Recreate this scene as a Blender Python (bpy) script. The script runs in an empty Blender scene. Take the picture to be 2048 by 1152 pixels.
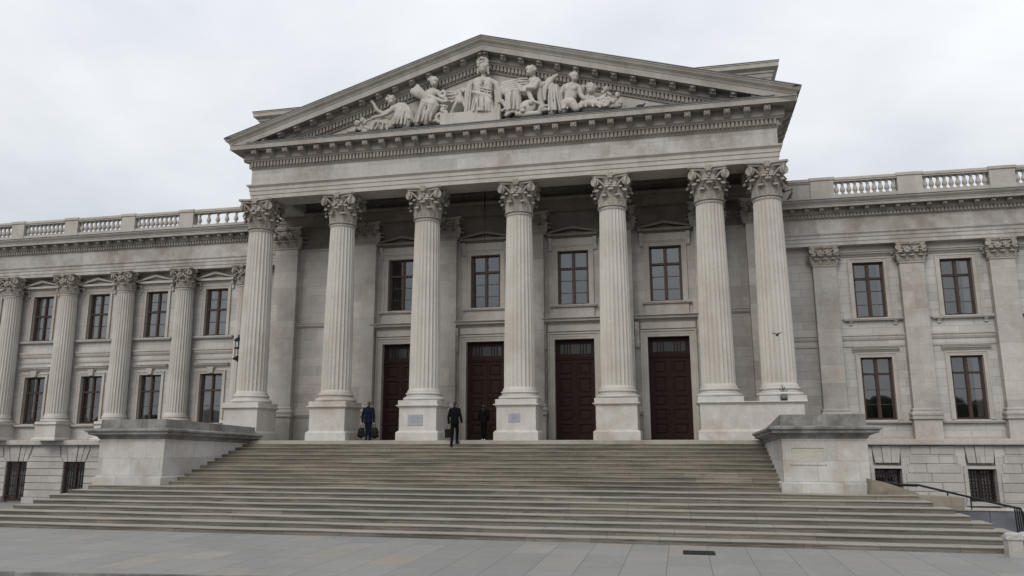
import bpy, math, random
from mathutils import Vector, Matrix
R = math.radians; PI = math.pi
random.seed(7)
scene = bpy.context.scene
COL = scene.collection

# ------------------------------------------------------------------ camera
F_PX, W_PX, H_PX = 1532.24, 2048, 1152
PITCH, YAW, ROLL = .191656888, .213219991, -.00217047
EYE = Vector((0, 0, .15))
def cam_matrix():
    A = Matrix(((math.cos(YAW), math.sin(YAW), 0), (-math.sin(YAW), math.cos(YAW), 0), (0, 0, 1)))
    B = Matrix(((1, 0, 0), (0, 0, -1), (0, 1, 0)))
    P = Matrix(((1, 0, 0), (0, math.cos(PITCH), math.sin(PITCH)), (0, -math.sin(PITCH), math.cos(PITCH))))
    Q = Matrix(((math.cos(ROLL), -math.sin(ROLL), 0), (math.sin(ROLL), math.cos(ROLL), 0), (0, 0, 1)))
    return Q @ P @ B @ A
CM = cam_matrix()
cam = bpy.data.objects.new('camera', bpy.data.cameras.new('camera'))
COL.objects.link(cam)
cam.data.sensor_width = 36; cam.data.lens = 36 * F_PX / W_PX
cam.data.clip_end = 2000; cam.data.clip_start = .1
rows = [Vector(CM[0]), -Vector(CM[1]), -Vector(CM[2])]
cam.matrix_world = Matrix.Translation(EYE) @ Matrix((rows[0], rows[1], rows[2])).transposed().to_4x4()
scene.camera = cam
def at(px, py, Y):
    """survey helper: where the sight line through a photo point meets the plane y=Y of the facade"""
    v = CM.transposed() @ Vector(((px - 1024) / F_PX, (py - 576) / F_PX, 1))
    return EYE + v * (Y / v.y)

# ------------------------------------------------------------------ materials
MATS = {}
class NT:
    def __init__(s, m):
        m.use_nodes = True; s.t = m.node_tree; s.t.nodes.clear()
    def n(s, kind, **kw):
        o = s.t.nodes.new(kind)
        for k, v in kw.items():
            if k.startswith('i_'):
                key = k[2:]; key = int(key) if key.isdigit() else key.replace('_', ' ')
                sock = o.inputs[key]
                if isinstance(v, bpy.types.NodeSocket): s.t.links.new(v, sock)
                else: sock.default_value = v
            else: setattr(o, k, v)
        return o
    def mix(s, f, a, b, mode='MIX'):
        o = s.t.nodes.new('ShaderNodeMix'); o.data_type = 'RGBA'; o.blend_type = mode
        for i, v in ((0, f), (6, a), (7, b)):
            if isinstance(v, bpy.types.NodeSocket): s.t.links.new(v, o.inputs[i])
            else: o.inputs[i].default_value = (*v, 1) if isinstance(v, tuple) and len(v) == 3 else v
        return o.outputs[2]
    def math(s, op, a, b=0., c=None):
        o = s.t.nodes.new('ShaderNodeMath'); o.operation = op
        for i, v in ((0, a), (1, b)) + (((2, c),) if c is not None else ()):
            if isinstance(v, bpy.types.NodeSocket): s.t.links.new(v, o.inputs[i])
            else: o.inputs[i].default_value = v
        return o.outputs[0]
    def ramp(s, f, pts):
        o = s.t.nodes.new('ShaderNodeValToRGB'); s.t.links.new(f, o.inputs[0])
        e = o.color_ramp.elements
        while len(e) < len(pts): e.new(.5)
        for q, (p, c) in zip(e, pts):
            q.position = p; q.color = (*c, 1) if isinstance(c, tuple) else (c, c, c, 1)
        return o.outputs[0]
    def noise(s, vec, scale, detail=5, rough=.55, dist=0.):
        o = s.n('ShaderNodeTexNoise', i_Vector=vec, i_Scale=scale, i_Detail=detail, i_Roughness=rough, i_Distortion=dist)
        return o.outputs['Fac']
    def pos(s, scale=(1, 1, 1)):
        g = s.n('ShaderNodeNewGeometry')
        o = s.n('ShaderNodeVectorMath', operation='MULTIPLY', i_0=g.outputs['Position'], i_1=scale)
        return o.outputs[0]
    def out(s, bsdf): s.n('ShaderNodeOutputMaterial', i_Surface=bsdf)

def newmat(name):
    m = bpy.data.materials.new(name); MATS[name] = m
    return NT(m)

def stone(name, base, stain, pale, joints=None, joint_dark=.72, amount=.5, streak=.25, rough=.85, bump=.25, block_var=.16, ystep=1.0, patch=.0, blotch=.62):
    t = newmat(name)
    p = t.pos()
    big = t.noise(p, .42, 6, .6, .3)
    mid = t.noise(p, 1.9, 6, .65)
    fine = t.noise(p, 16, 4, .7)
    st = t.noise(t.pos((2.6, 2.6, .22)), 1.0, 5, .62)
    c = t.mix(t.math('MULTIPLY', t.ramp(big, [(.42, 0.), (.64, 1.)]), blotch), base, stain)
    c = t.mix(t.math('MULTIPLY', t.ramp(mid, [(.46, 0.), (.70, 1.)]), .5), c, pale)
    c = t.mix(t.math('MULTIPLY', t.ramp(st, [(.48, 0.), (.74, 1.)]), streak), c, stain)
    c = t.mix(amount, base, c)
    f = t.ramp(fine, [(.25, .86), (.75, 1.08)])
    c = t.mix(1., c, f, 'MULTIPLY')
    hgt = t.math('ADD', t.math('MULTIPLY', fine, .5), t.math('MULTIPLY', mid, .6))
    if joints:
        w, h, ms = joints
        g = t.n('ShaderNodeSeparateXYZ', i_Vector=p)
        v = t.n('ShaderNodeCombineXYZ', i_X=t.math('ADD', g.outputs[0], t.math('MULTIPLY', g.outputs[1], ystep)), i_Y=g.outputs[2])
        b = t.n('ShaderNodeTexBrick', i_Vector=v.outputs[0], i_Scale=1., i_Mortar_Size=ms, i_Mortar_Smooth=.3, i_Bias=0., i_Brick_Width=w, i_Row_Height=h)
        b.inputs['Color1'].default_value = (0, 0, 0, 1); b.inputs['Color2'].default_value = (1, 1, 1, 1); b.inputs['Mortar'].default_value = (.5, .5, .5, 1)
        b.offset = .5; b.squash = 1
        bv = t.ramp(b.outputs['Color'], [(0., 1 - block_var), (1., 1 + block_var * .6)])
        c = t.mix(1., c, bv, 'MULTIPLY')
        if patch:
            c = t.mix(t.math('MULTIPLY', t.ramp(b.outputs['Color'], [(.62, 0.), (.7, 1.)]), patch), c, stain)
        c = t.mix(b.outputs['Fac'], c, t.mix(1., c, (joint_dark,) * 3, 'MULTIPLY'))
        hgt = t.math('SUBTRACT', hgt, t.math('MULTIPLY', b.outputs['Fac'], 1.2))
    bp = t.n('ShaderNodeBump', i_Strength=bump, i_Distance=.02, i_Height=hgt)
    d = t.n('ShaderNodeBsdfPrincipled', i_Base_Color=c, i_Roughness=rough, i_Normal=bp.outputs[0])
    d.inputs['Specular IOR Level'].default_value = .25
    t.out(d.outputs[0]); return MATS[name]

K = 1.045
SKY, SUN, EXPO = 1.0, 1.5, 0.0
def g3(r, g, b, k=1.):
    m = (r + g + b) / 3; q = .86          # the stone is greyer than raw limestone
    return tuple((m + (c - m) * q) * K * k for c in (r, g, b))
M_wall = stone('wall_limestone', g3(.355, .325, .295, 1.24), g3(.235, .200, .170, 1.24), g3(.42, .40, .375, 1.24), joints=(1.5, .46, .008), amount=.9, streak=.35, block_var=.13)
M_wing = stone('wing_limestone', g3(.385, .365, .34, 1.2), g3(.27, .24, .21, 1.2), g3(.44, .425, .405, 1.2), joints=(1.25, .40, .010), joint_dark=.6, amount=.9, streak=.25, block_var=.12)
M_pil = stone('pilaster_limestone', g3(.37, .34, .31, 1.2), g3(.25, .215, .18, 1.2), g3(.44, .42, .395, 1.2), joints=(3.1, .86, .006), amount=.9, streak=.3, block_var=.16, blotch=.8)
M_col = stone('column_limestone', g3(.50, .465, .415), g3(.34, .295, .25), g3(.54, .51, .47), amount=.8, streak=.55, bump=.2)
M_ped = stone('pedestal_limestone', g3(.50, .475, .44), g3(.35, .295, .24), g3(.57, .56, .545), amount=.95, streak=.3, bump=.2, blotch=.8)
M_frieze = stone('frieze_limestone', g3(.43, .405, .375), g3(.27, .225, .185), g3(.55, .54, .53), joints=(1.75, 3.2, .007), amount=1., streak=.3, block_var=.14, blotch=.85)
M_trim = stone('trim_limestone', g3(.385, .355, .315, 1.12), g3(.25, .215, .175, 1.12), g3(.44, .42, .39, 1.12), amount=.85, streak=.4)
M_cap = stone('capital_limestone', g3(.37, .33, .28), g3(.19, .155, .125), g3(.46, .425, .38), amount=.95, streak=.3, bump=.3)
M_corn = stone('cornice_limestone', g3(.36, .335, .295), g3(.21, .18, .15), g3(.43, .405, .37), amount=.9, streak=.45)
M_inner = stone('dark_shaded_limestone', (.235, .20, .17), (.15, .122, .10), (.30, .265, .23), joints=(1.5, .46, .008), amount=.9, streak=.35)  # darker upper portico stone, with part of the portico shade put into its colour
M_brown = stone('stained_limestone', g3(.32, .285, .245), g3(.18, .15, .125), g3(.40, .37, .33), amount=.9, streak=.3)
M_statue = stone('statue_limestone', g3(.45, .42, .37), g3(.26, .22, .175), g3(.52, .495, .45), amount=.95, streak=.45, bump=.3)
M_pier = stone('pier_marble', g3(.47, .455, .435), g3(.33, .275, .215), g3(.55, .55, .555), joints=(1.3, .66, .008), joint_dark=.7, amount=1., streak=.35, block_var=.15, blotch=1.0)
M_coping = stone('coping_weathered', g3(.235, .226, .208), g3(.085, .08, .07), g3(.36, .35, .33), amount=1., streak=.7, bump=.5, blotch=1.0)
M_rust = stone('rusticated_limestone', g3(.37, .35, .325, 1.08), g3(.26, .23, .2, 1.08), g3(.43, .42, .40, 1.08), joints=(1.1, .38, .004), amount=.9, streak=.3, bump=.5, block_var=.14)
M_floor = stone('floor_limestone', g3(.33, .30, .255), g3(.21, .18, .14), g3(.40, .375, .335), amount=1., streak=.0)
M_tan = stone('sandstone_tan', (.265, .232, .188), (.17, .142, .11), (.345, .315, .27), joints=(.9, .4, .006), amount=1., streak=.5, blotch=.9)

M_panel = stone('panel_stone', (.44, .41, .355), (.34, .30, .24), (.50, .475, .43), amount=1., streak=.2, blotch=.8)
def mat_steps(name, worn, tint):
    t = newmat(name)
    p = t.pos()
    g = t.n('ShaderNodeSeparateXYZ', i_Vector=p)
    row = t.math('FLOOR', t.math('MULTIPLY', t.math('ADD', g.outputs[2], 5.602), 1 / .14))
    wn = t.n('ShaderNodeTexWhiteNoise', noise_dimensions='1D', i_W=row)
    v = t.n('ShaderNodeCombineXYZ', i_X=t.math('ADD', g.outputs[0], t.math('MULTIPLY', wn.outputs[0], 7.)), i_Y=t.math('ADD', row, .5))
    b = t.n('ShaderNodeTexBrick', i_Vector=v.outputs[0], i_Scale=1., i_Mortar_Size=.009, i_Mortar_Smooth=.2, i_Bias=0., i_Brick_Width=1.9, i_Row_Height=1.)
    b.inputs['Color1'].default_value = (0, 0, 0, 1); b.inputs['Color2'].default_value = (1, 1, 1, 1); b.inputs['Mortar'].default_value = (.5, .5, .5, 1)
    b.offset = .37
    st = t.noise(t.pos((.32, 1.6, 9.)), 1.0, 6, .62, .2)
    st2 = t.noise(t.pos((1.1, 5., 34.)), 1.0, 5, .65)
    blot = t.noise(t.pos((.22, .5, 1.3)), 1.0, 5, .6, .6)
    fine = t.noise(p, 22, 4, .7)
    c = t.ramp(b.outputs['Color'], [(0., (.160, .148, .128)), (.4, (.182, .165, .139)), (.8, (.202, .183, .153)), (.93, (.212, .187, .150)), (1., (.245, .228, .20))])
    c = t.mix(t.ramp(st, [(.42, 0.), (.60, .85)]), c, (.085, .077, .063))
    c = t.mix(t.ramp(st2, [(.55, 0.), (.78, .55)]), c, (.34, .315, .27))
    c = t.mix(t.ramp(blot, [(.50, 0.), (.64, .8)]), c, (.085, .078, .066))
    fib = t.noise(t.pos((.8, 3., 60.)), 1.0, 4, .7, .4); dash = t.noise(t.pos((.55, 1., 11.)), 1.0, 4, .6, .8)
    c = t.mix(1., c, t.ramp(fib, [(.3, .78), (.7, 1.2)]), 'MULTIPLY')
    c = t.mix(t.ramp(dash, [(.60, 0.), (.68, .75)]), c, (.055, .05, .042))
    # treads are worn clean by feet, risers keep their grime
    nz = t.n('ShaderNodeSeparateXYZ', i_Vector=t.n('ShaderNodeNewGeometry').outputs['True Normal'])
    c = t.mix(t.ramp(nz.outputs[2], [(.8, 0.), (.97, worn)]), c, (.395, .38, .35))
    c = t.mix(1., c, t.ramp(fine, [(.25, .82), (.75, 1.1)]), 'MULTIPLY')
    c = t.mix(t.math('MULTIPLY', b.outputs['Fac'], .6), c, (.06, .055, .048))
    c = t.mix(1., c, tint, 'MULTIPLY')
    hgt = t.math('ADD', fine, t.math('MULTIPLY', st, 1.2))
    bp = t.n('ShaderNodeBump', i_Strength=.5, i_Distance=.02, i_Height=hgt)
    d = t.n('ShaderNodeBsdfPrincipled', i_Base_Color=c, i_Roughness=.8, i_Normal=bp.outputs[0])
    d.inputs['Specular IOR Level'].default_value = .25
    t.out(d.outputs[0]); return MATS[name]
M_step = mat_steps('step_stone', .64, (1.02, 1.0, .98)); M_step2 = mat_steps('upper_step_stone', .34, (1.14, 1.095, 1.05))

def mat_plaza():
    t = newmat('plaza_paving')
    p = t.pos()
    rot = t.n('ShaderNodeMapping', i_Vector=p); rot.inputs['Rotation'].default_value = (0, 0, R(90)); rot.inputs['Location'].default_value = (.3, .45, 0)
    b = t.n('ShaderNodeTexBrick', i_Vector=rot.outputs[0], i_Scale=1., i_Mortar_Size=.010, i_Mortar_Smooth=.2, i_Bias=0., i_Brick_Width=1.75, i_Row_Height=1.0)
    b.inputs['Color1'].default_value = (0, 0, 0, 1); b.inputs['Color2'].default_value = (1, 1, 1, 1); b.inputs['Mortar'].default_value = (.4, .4, .4, 1)
    b.offset = .41; b.squash = .8; b.squash_frequency = 3
    big = t.noise(p, .35, 5, .6, .4); mid = t.noise(t.pos((1, .5, 1)), 1.6, 6, .65, .3); fine = t.noise(p, 30, 4, .7)
    c = t.ramp(b.outputs['Color'], [(0., (.235, .234, .226)), (.4, (.256, .254, .245)), (.7, (.266, .263, .252)), (.90, (.282, .273, .254)), (.96, (.295, .268, .228)), (1., (.31, .305, .29))])
    c = t.mix(t.ramp(big, [(.35, 0.), (.7, .5)]), c, (.205, .205, .20))
    c = t.mix(t.ramp(mid, [(.5, 0.), (.75, .45)]), c, (.31, .305, .29))
    c = t.mix(1., c, t.ramp(fine, [(.25, .85), (.75, 1.1)]), 'MULTIPLY')
    c = t.mix(t.math('MULTIPLY', b.outputs['Fac'], .65), c, (.075, .072, .066))
    hgt = t.math('SUBTRACT', t.math('ADD', t.math('MULTIPLY', fine, .4), mid), b.outputs['Fac'])
    bp = t.n('ShaderNodeBump', i_Strength=.25, i_Distance=.02, i_Height=hgt)
    d = t.n('ShaderNodeBsdfPrincipled', i_Base_Color=c, i_Roughness=.7, i_Normal=bp.outputs[0])
    d.inputs['Specular IOR Level'].default_value = .3
    t.out(d.outputs[0]); return MATS['plaza_paving']
M_plaza = mat_plaza()

def plain(name, col, rough=.6, metal=0., var=.25, scale=8., spec=.4, grain=None):
    t = newmat(name)
    n = t.noise(t.pos(grain or (1, 1, 1)), scale, 5, .6)
    c = t.mix(1., col, t.ramp(n, [(.25, 1 - var), (.75, 1 + var)]), 'MULTIPLY')
    bp = t.n('ShaderNodeBump', i_Strength=.15, i_Distance=.01, i_Height=n)
    d = t.n('ShaderNodeBsdfPrincipled', i_Base_Color=c, i_Roughness=rough, i_Metallic=metal, i_Normal=bp.outputs[0])
    d.inputs['Specular IOR Level'].default_value = spec
    t.out(d.outputs[0]); return MATS[name]
M_door = plain('door_wood', (.024, .011, .0078), .6, var=.45, scale=6, grain=(9, 9, .8), spec=.15)
M_frame = plain('window_wood', (.050, .027, .019), .5, var=.3, scale=6, grain=(6, 6, 1))
M_iron = plain('black_iron', (.014, .014, .015), .5, .3, .3)
M_grille = plain('grille_iron', (.02, .014, .012), .6, .2, .3)
M_lead = plain('lead_flashing', (.072, .078, .082), .5, .2, .3, 3)
M_dark = plain('dark_interior', (.018, .017, .017), .9, 0, .3)
M_curtain = plain('curtain_cloth', (.74, .74, .73), .9, 0, .25, 1.0, grain=(14, 14, .4))
M_plaque = plain('plaque_metal', (.30, .31, .34), .45, .1, .12, 20)
M_plaque_line = plain('plaque_relief', (.22, .23, .26), .45, .1, .1, 20)
M_blue = plain('polished_slate', (.145, .15, .175), .25, 0, .25, 1.5)
M_white = plain('white_stone', (.46, .46, .445), .7, 0, .12, 4)
M_asph = plain('brown_setts', (.085, .066, .052), .85, 0, .5, 18)
M_suit_navy = plain('navy_suit_cloth', (.007, .0085, .021), .9, 0, .3, 25, spec=.1)
M_suit_black = plain('black_coat_cloth', (.0045, .005, .0065), .9, 0, .3, 25, spec=.08)
M_trouser = plain('black_trouser_cloth', (.004, .004, .005), .9, 0, .3, 25, spec=.08)
M_leather = plain('black_leather', (.004, .004, .0045), .6, 0, .3, 25, spec=.15)
M_skin = plain('skin', (.42, .25, .185), .6, 0, .1, 20)
M_hair_grey = plain('grey_hair', (.06, .048, .04), .7, 0, .4, 60)
M_hair_dark = plain('dark_hair', (.016, .012, .010), .6, 0, .4, 60)
M_sole = plain('white_rubber', (.65, .65, .63), .6, 0, .1, 20)
M_feather = plain('grey_feathers', (.03, .032, .036), .7, 0, .4, 25)
M_bulb = plain('lantern_glass', (.45, .47, .48), .25, 0, .1, 10)
M_lamp_grey = plain('grey_metal', (.11, .115, .12), .45, .5, .2, 20)

def mat_glass():
    t = newmat('window_glass')
    wob = t.noise(t.pos(), 1.3, 2, .5)
    bp = t.n('ShaderNodeBump', i_Strength=.02, i_Distance=.05, i_Height=wob)
    fr = t.n('ShaderNodeFresnel', i_IOR=2.55, i_Normal=bp.outputs[0])
    tr = t.n('ShaderNodeBsdfTransparent'); tr.inputs[0].default_value = (.90, .92, .93, 1)
    gl = t.n('ShaderNodeBsdfGlossy', i_Roughness=.02, i_Normal=bp.outputs[0]); gl.inputs[0].default_value = (.9, .91, .92, 1)
    mx = t.n('ShaderNodeMixShader', i_0=fr.outputs[0], i_1=tr.outputs[0], i_2=gl.outputs[0])
    t.out(mx.outputs[0]); return MATS['window_glass']
M_glass = mat_glass()
M_dimglass = plain('dim_leaded_glass', (.02, .022, .021), .25, 0, .3, 6, spec=.5)

# ------------------------------------------------------------------ mesh builder
class MB:
    def __init__(s): s.v = []; s.f = []
    def quad(s, *p):
        n = len(s.v); s.v += [tuple(q) for q in p]; s.f.append(tuple(range(n, n + len(p))))
    def box(s, x0, x1, y0, y1, z0, z1):
        n = len(s.v)
        s.v += [(x, y, z) for z in (z0, z1) for y in (y0, y1) for x in (x0, x1)]
        s.f += [tuple(n + i for i in q) for q in ((0, 2, 3, 1), (4, 5, 7, 6), (0, 1, 5, 4), (2, 6, 7, 3), (0, 4, 6, 2), (1, 3, 7, 5))]
    def bbox(s, x0, x1, y0, y1, z0, z1, c=.02):
        """box with chamfered vertical and top front edges (chamfer c)"""
        n = len(s.v)
        pl = [(x0 + c, y0), (x1 - c, y0), (x1, y0 + c), (x1, y1 - c), (x1 - c, y1), (x0 + c, y1), (x0, y1 - c), (x0, y0 + c)]
        pi = [(x0 + c, y0 + c), (x1 - c, y0 + c), (x1 - c, y0 + c), (x1 - c, y1 - c), (x1 - c, y1 - c), (x0 + c, y1 - c), (x0 + c, y1 - c), (x0 + c, y0 + c)]
        s.v += [(x, y, z0) for x, y in pl] + [(x, y, z1 - c) for x, y in pl] + [(x, y, z1) for x, y in pi]
        for i in range(8):
            j = (i + 1) % 8
            s.f.append((n + i, n + j, n + 8 + j, n + 8 + i)); s.f.append((n + 8 + i, n + 8 + j, n + 16 + j, n + 16 + i))
        s.f.append(tuple(n + 16 + i for i in range(8))); s.f.append(tuple(n + i for i in reversed(range(8))))
    def prism(s, loop, vec):
        n = len(s.v); k = len(loop); vec = Vector(vec)
        s.v += [tuple(p) for p in loop] + [tuple(Vector(p) + vec) for p in loop]
        s.f.append(tuple(n + i for i in range(k))); s.f.append(tuple(n + k + i for i in reversed(range(k))))
        for i in range(k):
            j = (i + 1) % k; s.f.append((n + j, n + i, n + k + i, n + k + j))
    def hexa(s, b, t):
        n = len(s.v); s.v += [tuple(p) for p in b] + [tuple(p) for p in t]; k = len(b)
        s.f.append(tuple(n + i for i in reversed(range(k)))); s.f.append(tuple(n + k + i for i in range(k)))
        for i in range(k):
            j = (i + 1) % k; s.f.append((n + i, n + j, n + k + j, n + k + i))
    def lathe(s, prof, cx=0, cy=0, seg=32, rfun=None, cap=True):
        n = len(s.v); k = len(prof)
        for r, z in prof:
            for i in range(seg):
                a = 2 * PI * i / seg; q = r if rfun is None else rfun(r, z, i)
                s.v.append((cx + q * math.cos(a), cy + q * math.sin(a), z))
        for j in range(k - 1):
            for i in range(seg):
                i2 = (i + 1) % seg
                s.f.append((n + j * seg + i, n + j * seg + i2, n + (j + 1) * seg + i2, n + (j + 1) * seg + i))
        if cap:
            s.f.append(tuple(n + i for i in reversed(range(seg)))); s.f.append(tuple(n + (k - 1) * seg + i for i in range(seg)))
    def tube(s, pts, rad, seg=8, squash=None):
        pts = [Vector(p) for p in pts]; n = len(s.v)
        if not hasattr(rad, '__len__'): rad = [rad] * len(pts)
        up = None
        for i, p in enumerate(pts):
            d = (pts[min(i + 1, len(pts) - 1)] - pts[max(i - 1, 0)])
            d = d.normalized() if d.length > 1e-9 else Vector((0, 0, 1))
            if up is None: up = d.orthogonal().normalized()
            a = (up - d * up.dot(d)); a = a.normalized() if a.length > 1e-6 else d.orthogonal().normalized()
            up = a; b = d.cross(a)
            for k in range(seg):
                w = 2 * PI * k / seg
                s.v.append(tuple(p + (a * math.cos(w) + b * math.sin(w)) * rad[i]))
        for i in range(len(pts) - 1):
            for k in range(seg):
                k2 = (k + 1) % seg
                s.f.append((n + i * seg + k, n + i * seg + k2, n + (i + 1) * seg + k2, n + (i + 1) * seg + k))
        s.f.append(tuple(n + k for k in reversed(range(seg)))); m = n + (len(pts) - 1) * seg
        s.f.append(tuple(m + k for k in range(seg)))
    def ell(s, c, r, seg=12, rings=7, rot=None):
        n = len(s.v); c = Vector(c)
        if not hasattr(r, '__len__'): r = (r, r, r)
        for j in range(1, rings):
            th = PI * j / rings
            for i in range(seg):
                a = 2 * PI * i / seg
                q = Vector((r[0] * math.sin(th) * math.cos(a), r[1] * math.sin(th) * math.sin(a), r[2] * math.cos(th)))
                if rot is not None: q = rot @ q
                s.v.append(tuple(c + q))
        for e in (1, -1):
            q = Vector((0, 0, e * r[2]))
            if rot is not None: q = rot @ q
            s.v.append(tuple(c + q))
        top, bot = len(s.v) - 2, len(s.v) - 1
        for j in range(rings - 2):
            for i in range(seg):
                i2 = (i + 1) % seg
                s.f.append((n + j * seg + i, n + (j + 1) * seg + i, n + (j + 1) * seg + i2, n + j * seg + i2))
        for i in range(seg):
            i2 = (i + 1) % seg; m = n + (rings - 2) * seg
            s.f.append((top, n + i, n + i2)); s.f.append((bot, m + i2, m + i))
    def cap(s, p0, p1, r0, r1, seg=10):
        """tapered limb with rounded ends"""
        p0, p1 = Vector(p0), Vector(p1); d = p1 - p0; L = d.length
        if L < 1e-5: s.ell(p0, max(r0, r1), seg, 6); return
        d /= L; pts = []; rr = []
        for k in (-.98, -.8, -.5, 0): pts.append(p0 + d * r0 * k); rr.append(r0 * math.sqrt(1 - k * k))
        for k in (0, .5, .8, .98): pts.append(p1 + d * r1 * k); rr.append(r1 * math.sqrt(1 - k * k))
        s.tube(pts, rr, seg)
    def grid(s, fn, nu, nv):
        n = len(s.v)
        for j in range(nv + 1):
            for i in range(nu + 1): s.v.append(tuple(fn(i / nu, j / nv)))
        for j in range(nv):
            for i in range(nu):
                a = n + j * (nu + 1) + i; s.f.append((a, a + 1, a + nu + 2, a + nu + 1))
    def sweep(s, path, prof, closed_prof=False, caps=False):
        """profile of (out, z) carried along a plan path; out is to the left of travel; mitred corners"""
        P = [Vector((a, b)) for a, b in path]; n = len(s.v); k = len(prof)
        for i, p in enumerate(P):
            d0 = (P[i] - P[i - 1]).normalized() if i > 0 else None
            d1 = (P[i + 1] - P[i]).normalized() if i < len(P) - 1 else None
            n0 = Vector((-d0.y, d0.x)) if d0 else None; n1 = Vector((-d1.y, d1.x)) if d1 else None
            if n0 is None: m = n1
            elif n1 is None: m = n0
            else: m = (n0 + n1) / (1 + n0.dot(n1))
            for o, z in prof: s.v.append((p.x + m.x * o, p.y + m.y * o, z))
        kk = k if closed_prof else k - 1
        for i in range(len(P) - 1):
            for j in range(kk):
                j2 = (j + 1) % k
                s.f.append((n + i * k + j, n + (i + 1) * k + j, n + (i + 1) * k + j2, n + i * k + j2))
        if caps:
            s.f.append(tuple(n + j for j in range(k))); m = n + (len(P) - 1) * k
            s.f.append(tuple(m + j for j in reversed(range(k))))
    def mesh(s, name, smooth=None):
        me = bpy.data.meshes.new(name); me.from_pydata(s.v, [], s.f); me.update()
        if smooth is not None:
            for p in me.polygons: p.use_smooth = True
            me.set_sharp_from_angle(angle=R(smooth))
        return me
    def build(s, name, mat, parent=None, smooth=None, loc=None):
        me = s.mesh(name, smooth); me.materials.append(mat)
        return link(name, me, parent, loc)

def world_of(o):
    m = Matrix.Identity(4); q = o
    while q is not None:
        m = (q.matrix_parent_inverse if q.parent else Matrix.Identity(4)) @ q.matrix_basis.copy() if q.parent is None else m
        q = q.parent
    return m
BASE = {}
def link(name, me, parent=None, loc=None):
    """loc given: mesh is local to loc (a world point); else mesh is in world coordinates"""
    o = bpy.data.objects.new(name, me); COL.objects.link(o)
    w = Vector(loc) if loc is not None else Vector((0, 0, 0))
    if parent is not None:
        o.parent = parent; o.location = w - BASE.get(parent.name, Vector((0, 0, 0)))
    else: o.location = w
    BASE[o.name] = w
    return o
def tag(o, label, cat, group=None, kind=None):
    if label: o['label'] = label
    if cat: o['category'] = cat
    if group: o['group'] = group
    if kind: o['kind'] = kind
    return o
def empty(name, loc, label=None, cat=None, group=None):
    o = bpy.data.objects.new(name, None); COL.objects.link(o); o.location = loc; BASE[o.name] = Vector(loc)
    o.empty_display_size = .3
    return tag(o, label, cat, group)
def struct(o): o['kind'] = 'structure'; return o
def dup(o, shift, parent='same'):
    """copy of a part and its sub-parts, moved by shift"""
    c = o.copy(); COL.objects.link(c); c.location = o.location + Vector(shift)
    BASE[c.name] = BASE.get(o.name, Vector((0, 0, 0))) + Vector(shift)
    for ch in list(o.children):
        d = ch.copy(); COL.objects.link(d); d.parent = c
        for g in list(ch.children):
            e = g.copy(); COL.objects.link(e); e.parent = d
    return c
def remeshed(mb, name, mat, voxel, parent=None, smooth_it=3, disp=0.):
    me = mb.mesh(name + '_src'); o = bpy.data.objects.new(name + '_src', me); COL.objects.link(o)
    m = o.modifiers.new('r', 'REMESH'); m.mode = 'VOXEL'; m.voxel_size = voxel; m.use_smooth_shade = True
    if smooth_it:
        q = o.modifiers.new('s', 'SMOOTH'); q.factor = .5; q.iterations = smooth_it
    dg = bpy.context.evaluated_depsgraph_get(); dg.update()
    me2 = bpy.data.meshes.new_from_object(o.evaluated_get(dg))
    bpy.data.objects.remove(o); bpy.data.meshes.remove(me)
    me2.name = name; me2.materials.clear(); me2.materials.append(mat)
    for p in me2.polygons: p.use_smooth = True
    return link(name, me2, parent)

# ================================================================== THE BUILDING
FLOOR, GROUND = 0., -2.8
YC = 33.0                                   # axis of the portico columns
XL, XR = -20.05, 4.52                       # ends of the portico frieze
YF = 32.35                                  # frieze plane
B = empty('classical_building', (-8, 36, 0), 'grey limestone classical building with a columned portico and sculpted pediment between two wings', 'building')

# ---------------------------------------------------------------- acanthus capitals
def leaf(mb, base, out, tan, h, w, curl, flare, seed=0, nu=10, nv=12):
    """acanthus leaf: lobed outline, deep midrib, tip rolled outward and down"""
    base, out, tan = Vector(base), Vector(out), Vector(tan); up = Vector((0, 0, 1)); rnd = random.Random(seed)
    j = rnd.uniform(-.08, .08); cs = rnd.uniform(.88, 1.12)
    def f(u, v):
        a = u * 2 - 1
        ww = w * (.62 + .42 * math.sin(min(1, v * 1.15) * PI * .6)) * (1 - .30 * max(0, v - .70) / .30)
        ww *= 1 + .26 * math.cos(v * 4.5 * 2 * PI) * abs(a)
        if v < .66: o = flare * v * v; z = h * v * 1.16
        else:
            t = (v - .66) / .34 * 2.7
            o = flare * .44 + curl * cs * ((1 - math.cos(t)) * .60 + .18 * math.sin(t)); z = h * .766 + curl * math.sin(t) * .75 - curl * .12 * t
        o += .30 * w * (1 - abs(a)) - .10 * w * abs(math.sin(a * 2.5 * PI)) + .02
        return base + out * o + up * z + tan * (a * ww + j * h * v * .4)
    def back(u, v): return f(1 - u, v) - out * .03 - up * (.02 if v > .75 else 0)
    mb.grid(f, nu, nv); mb.grid(back, nu, nv)

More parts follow.
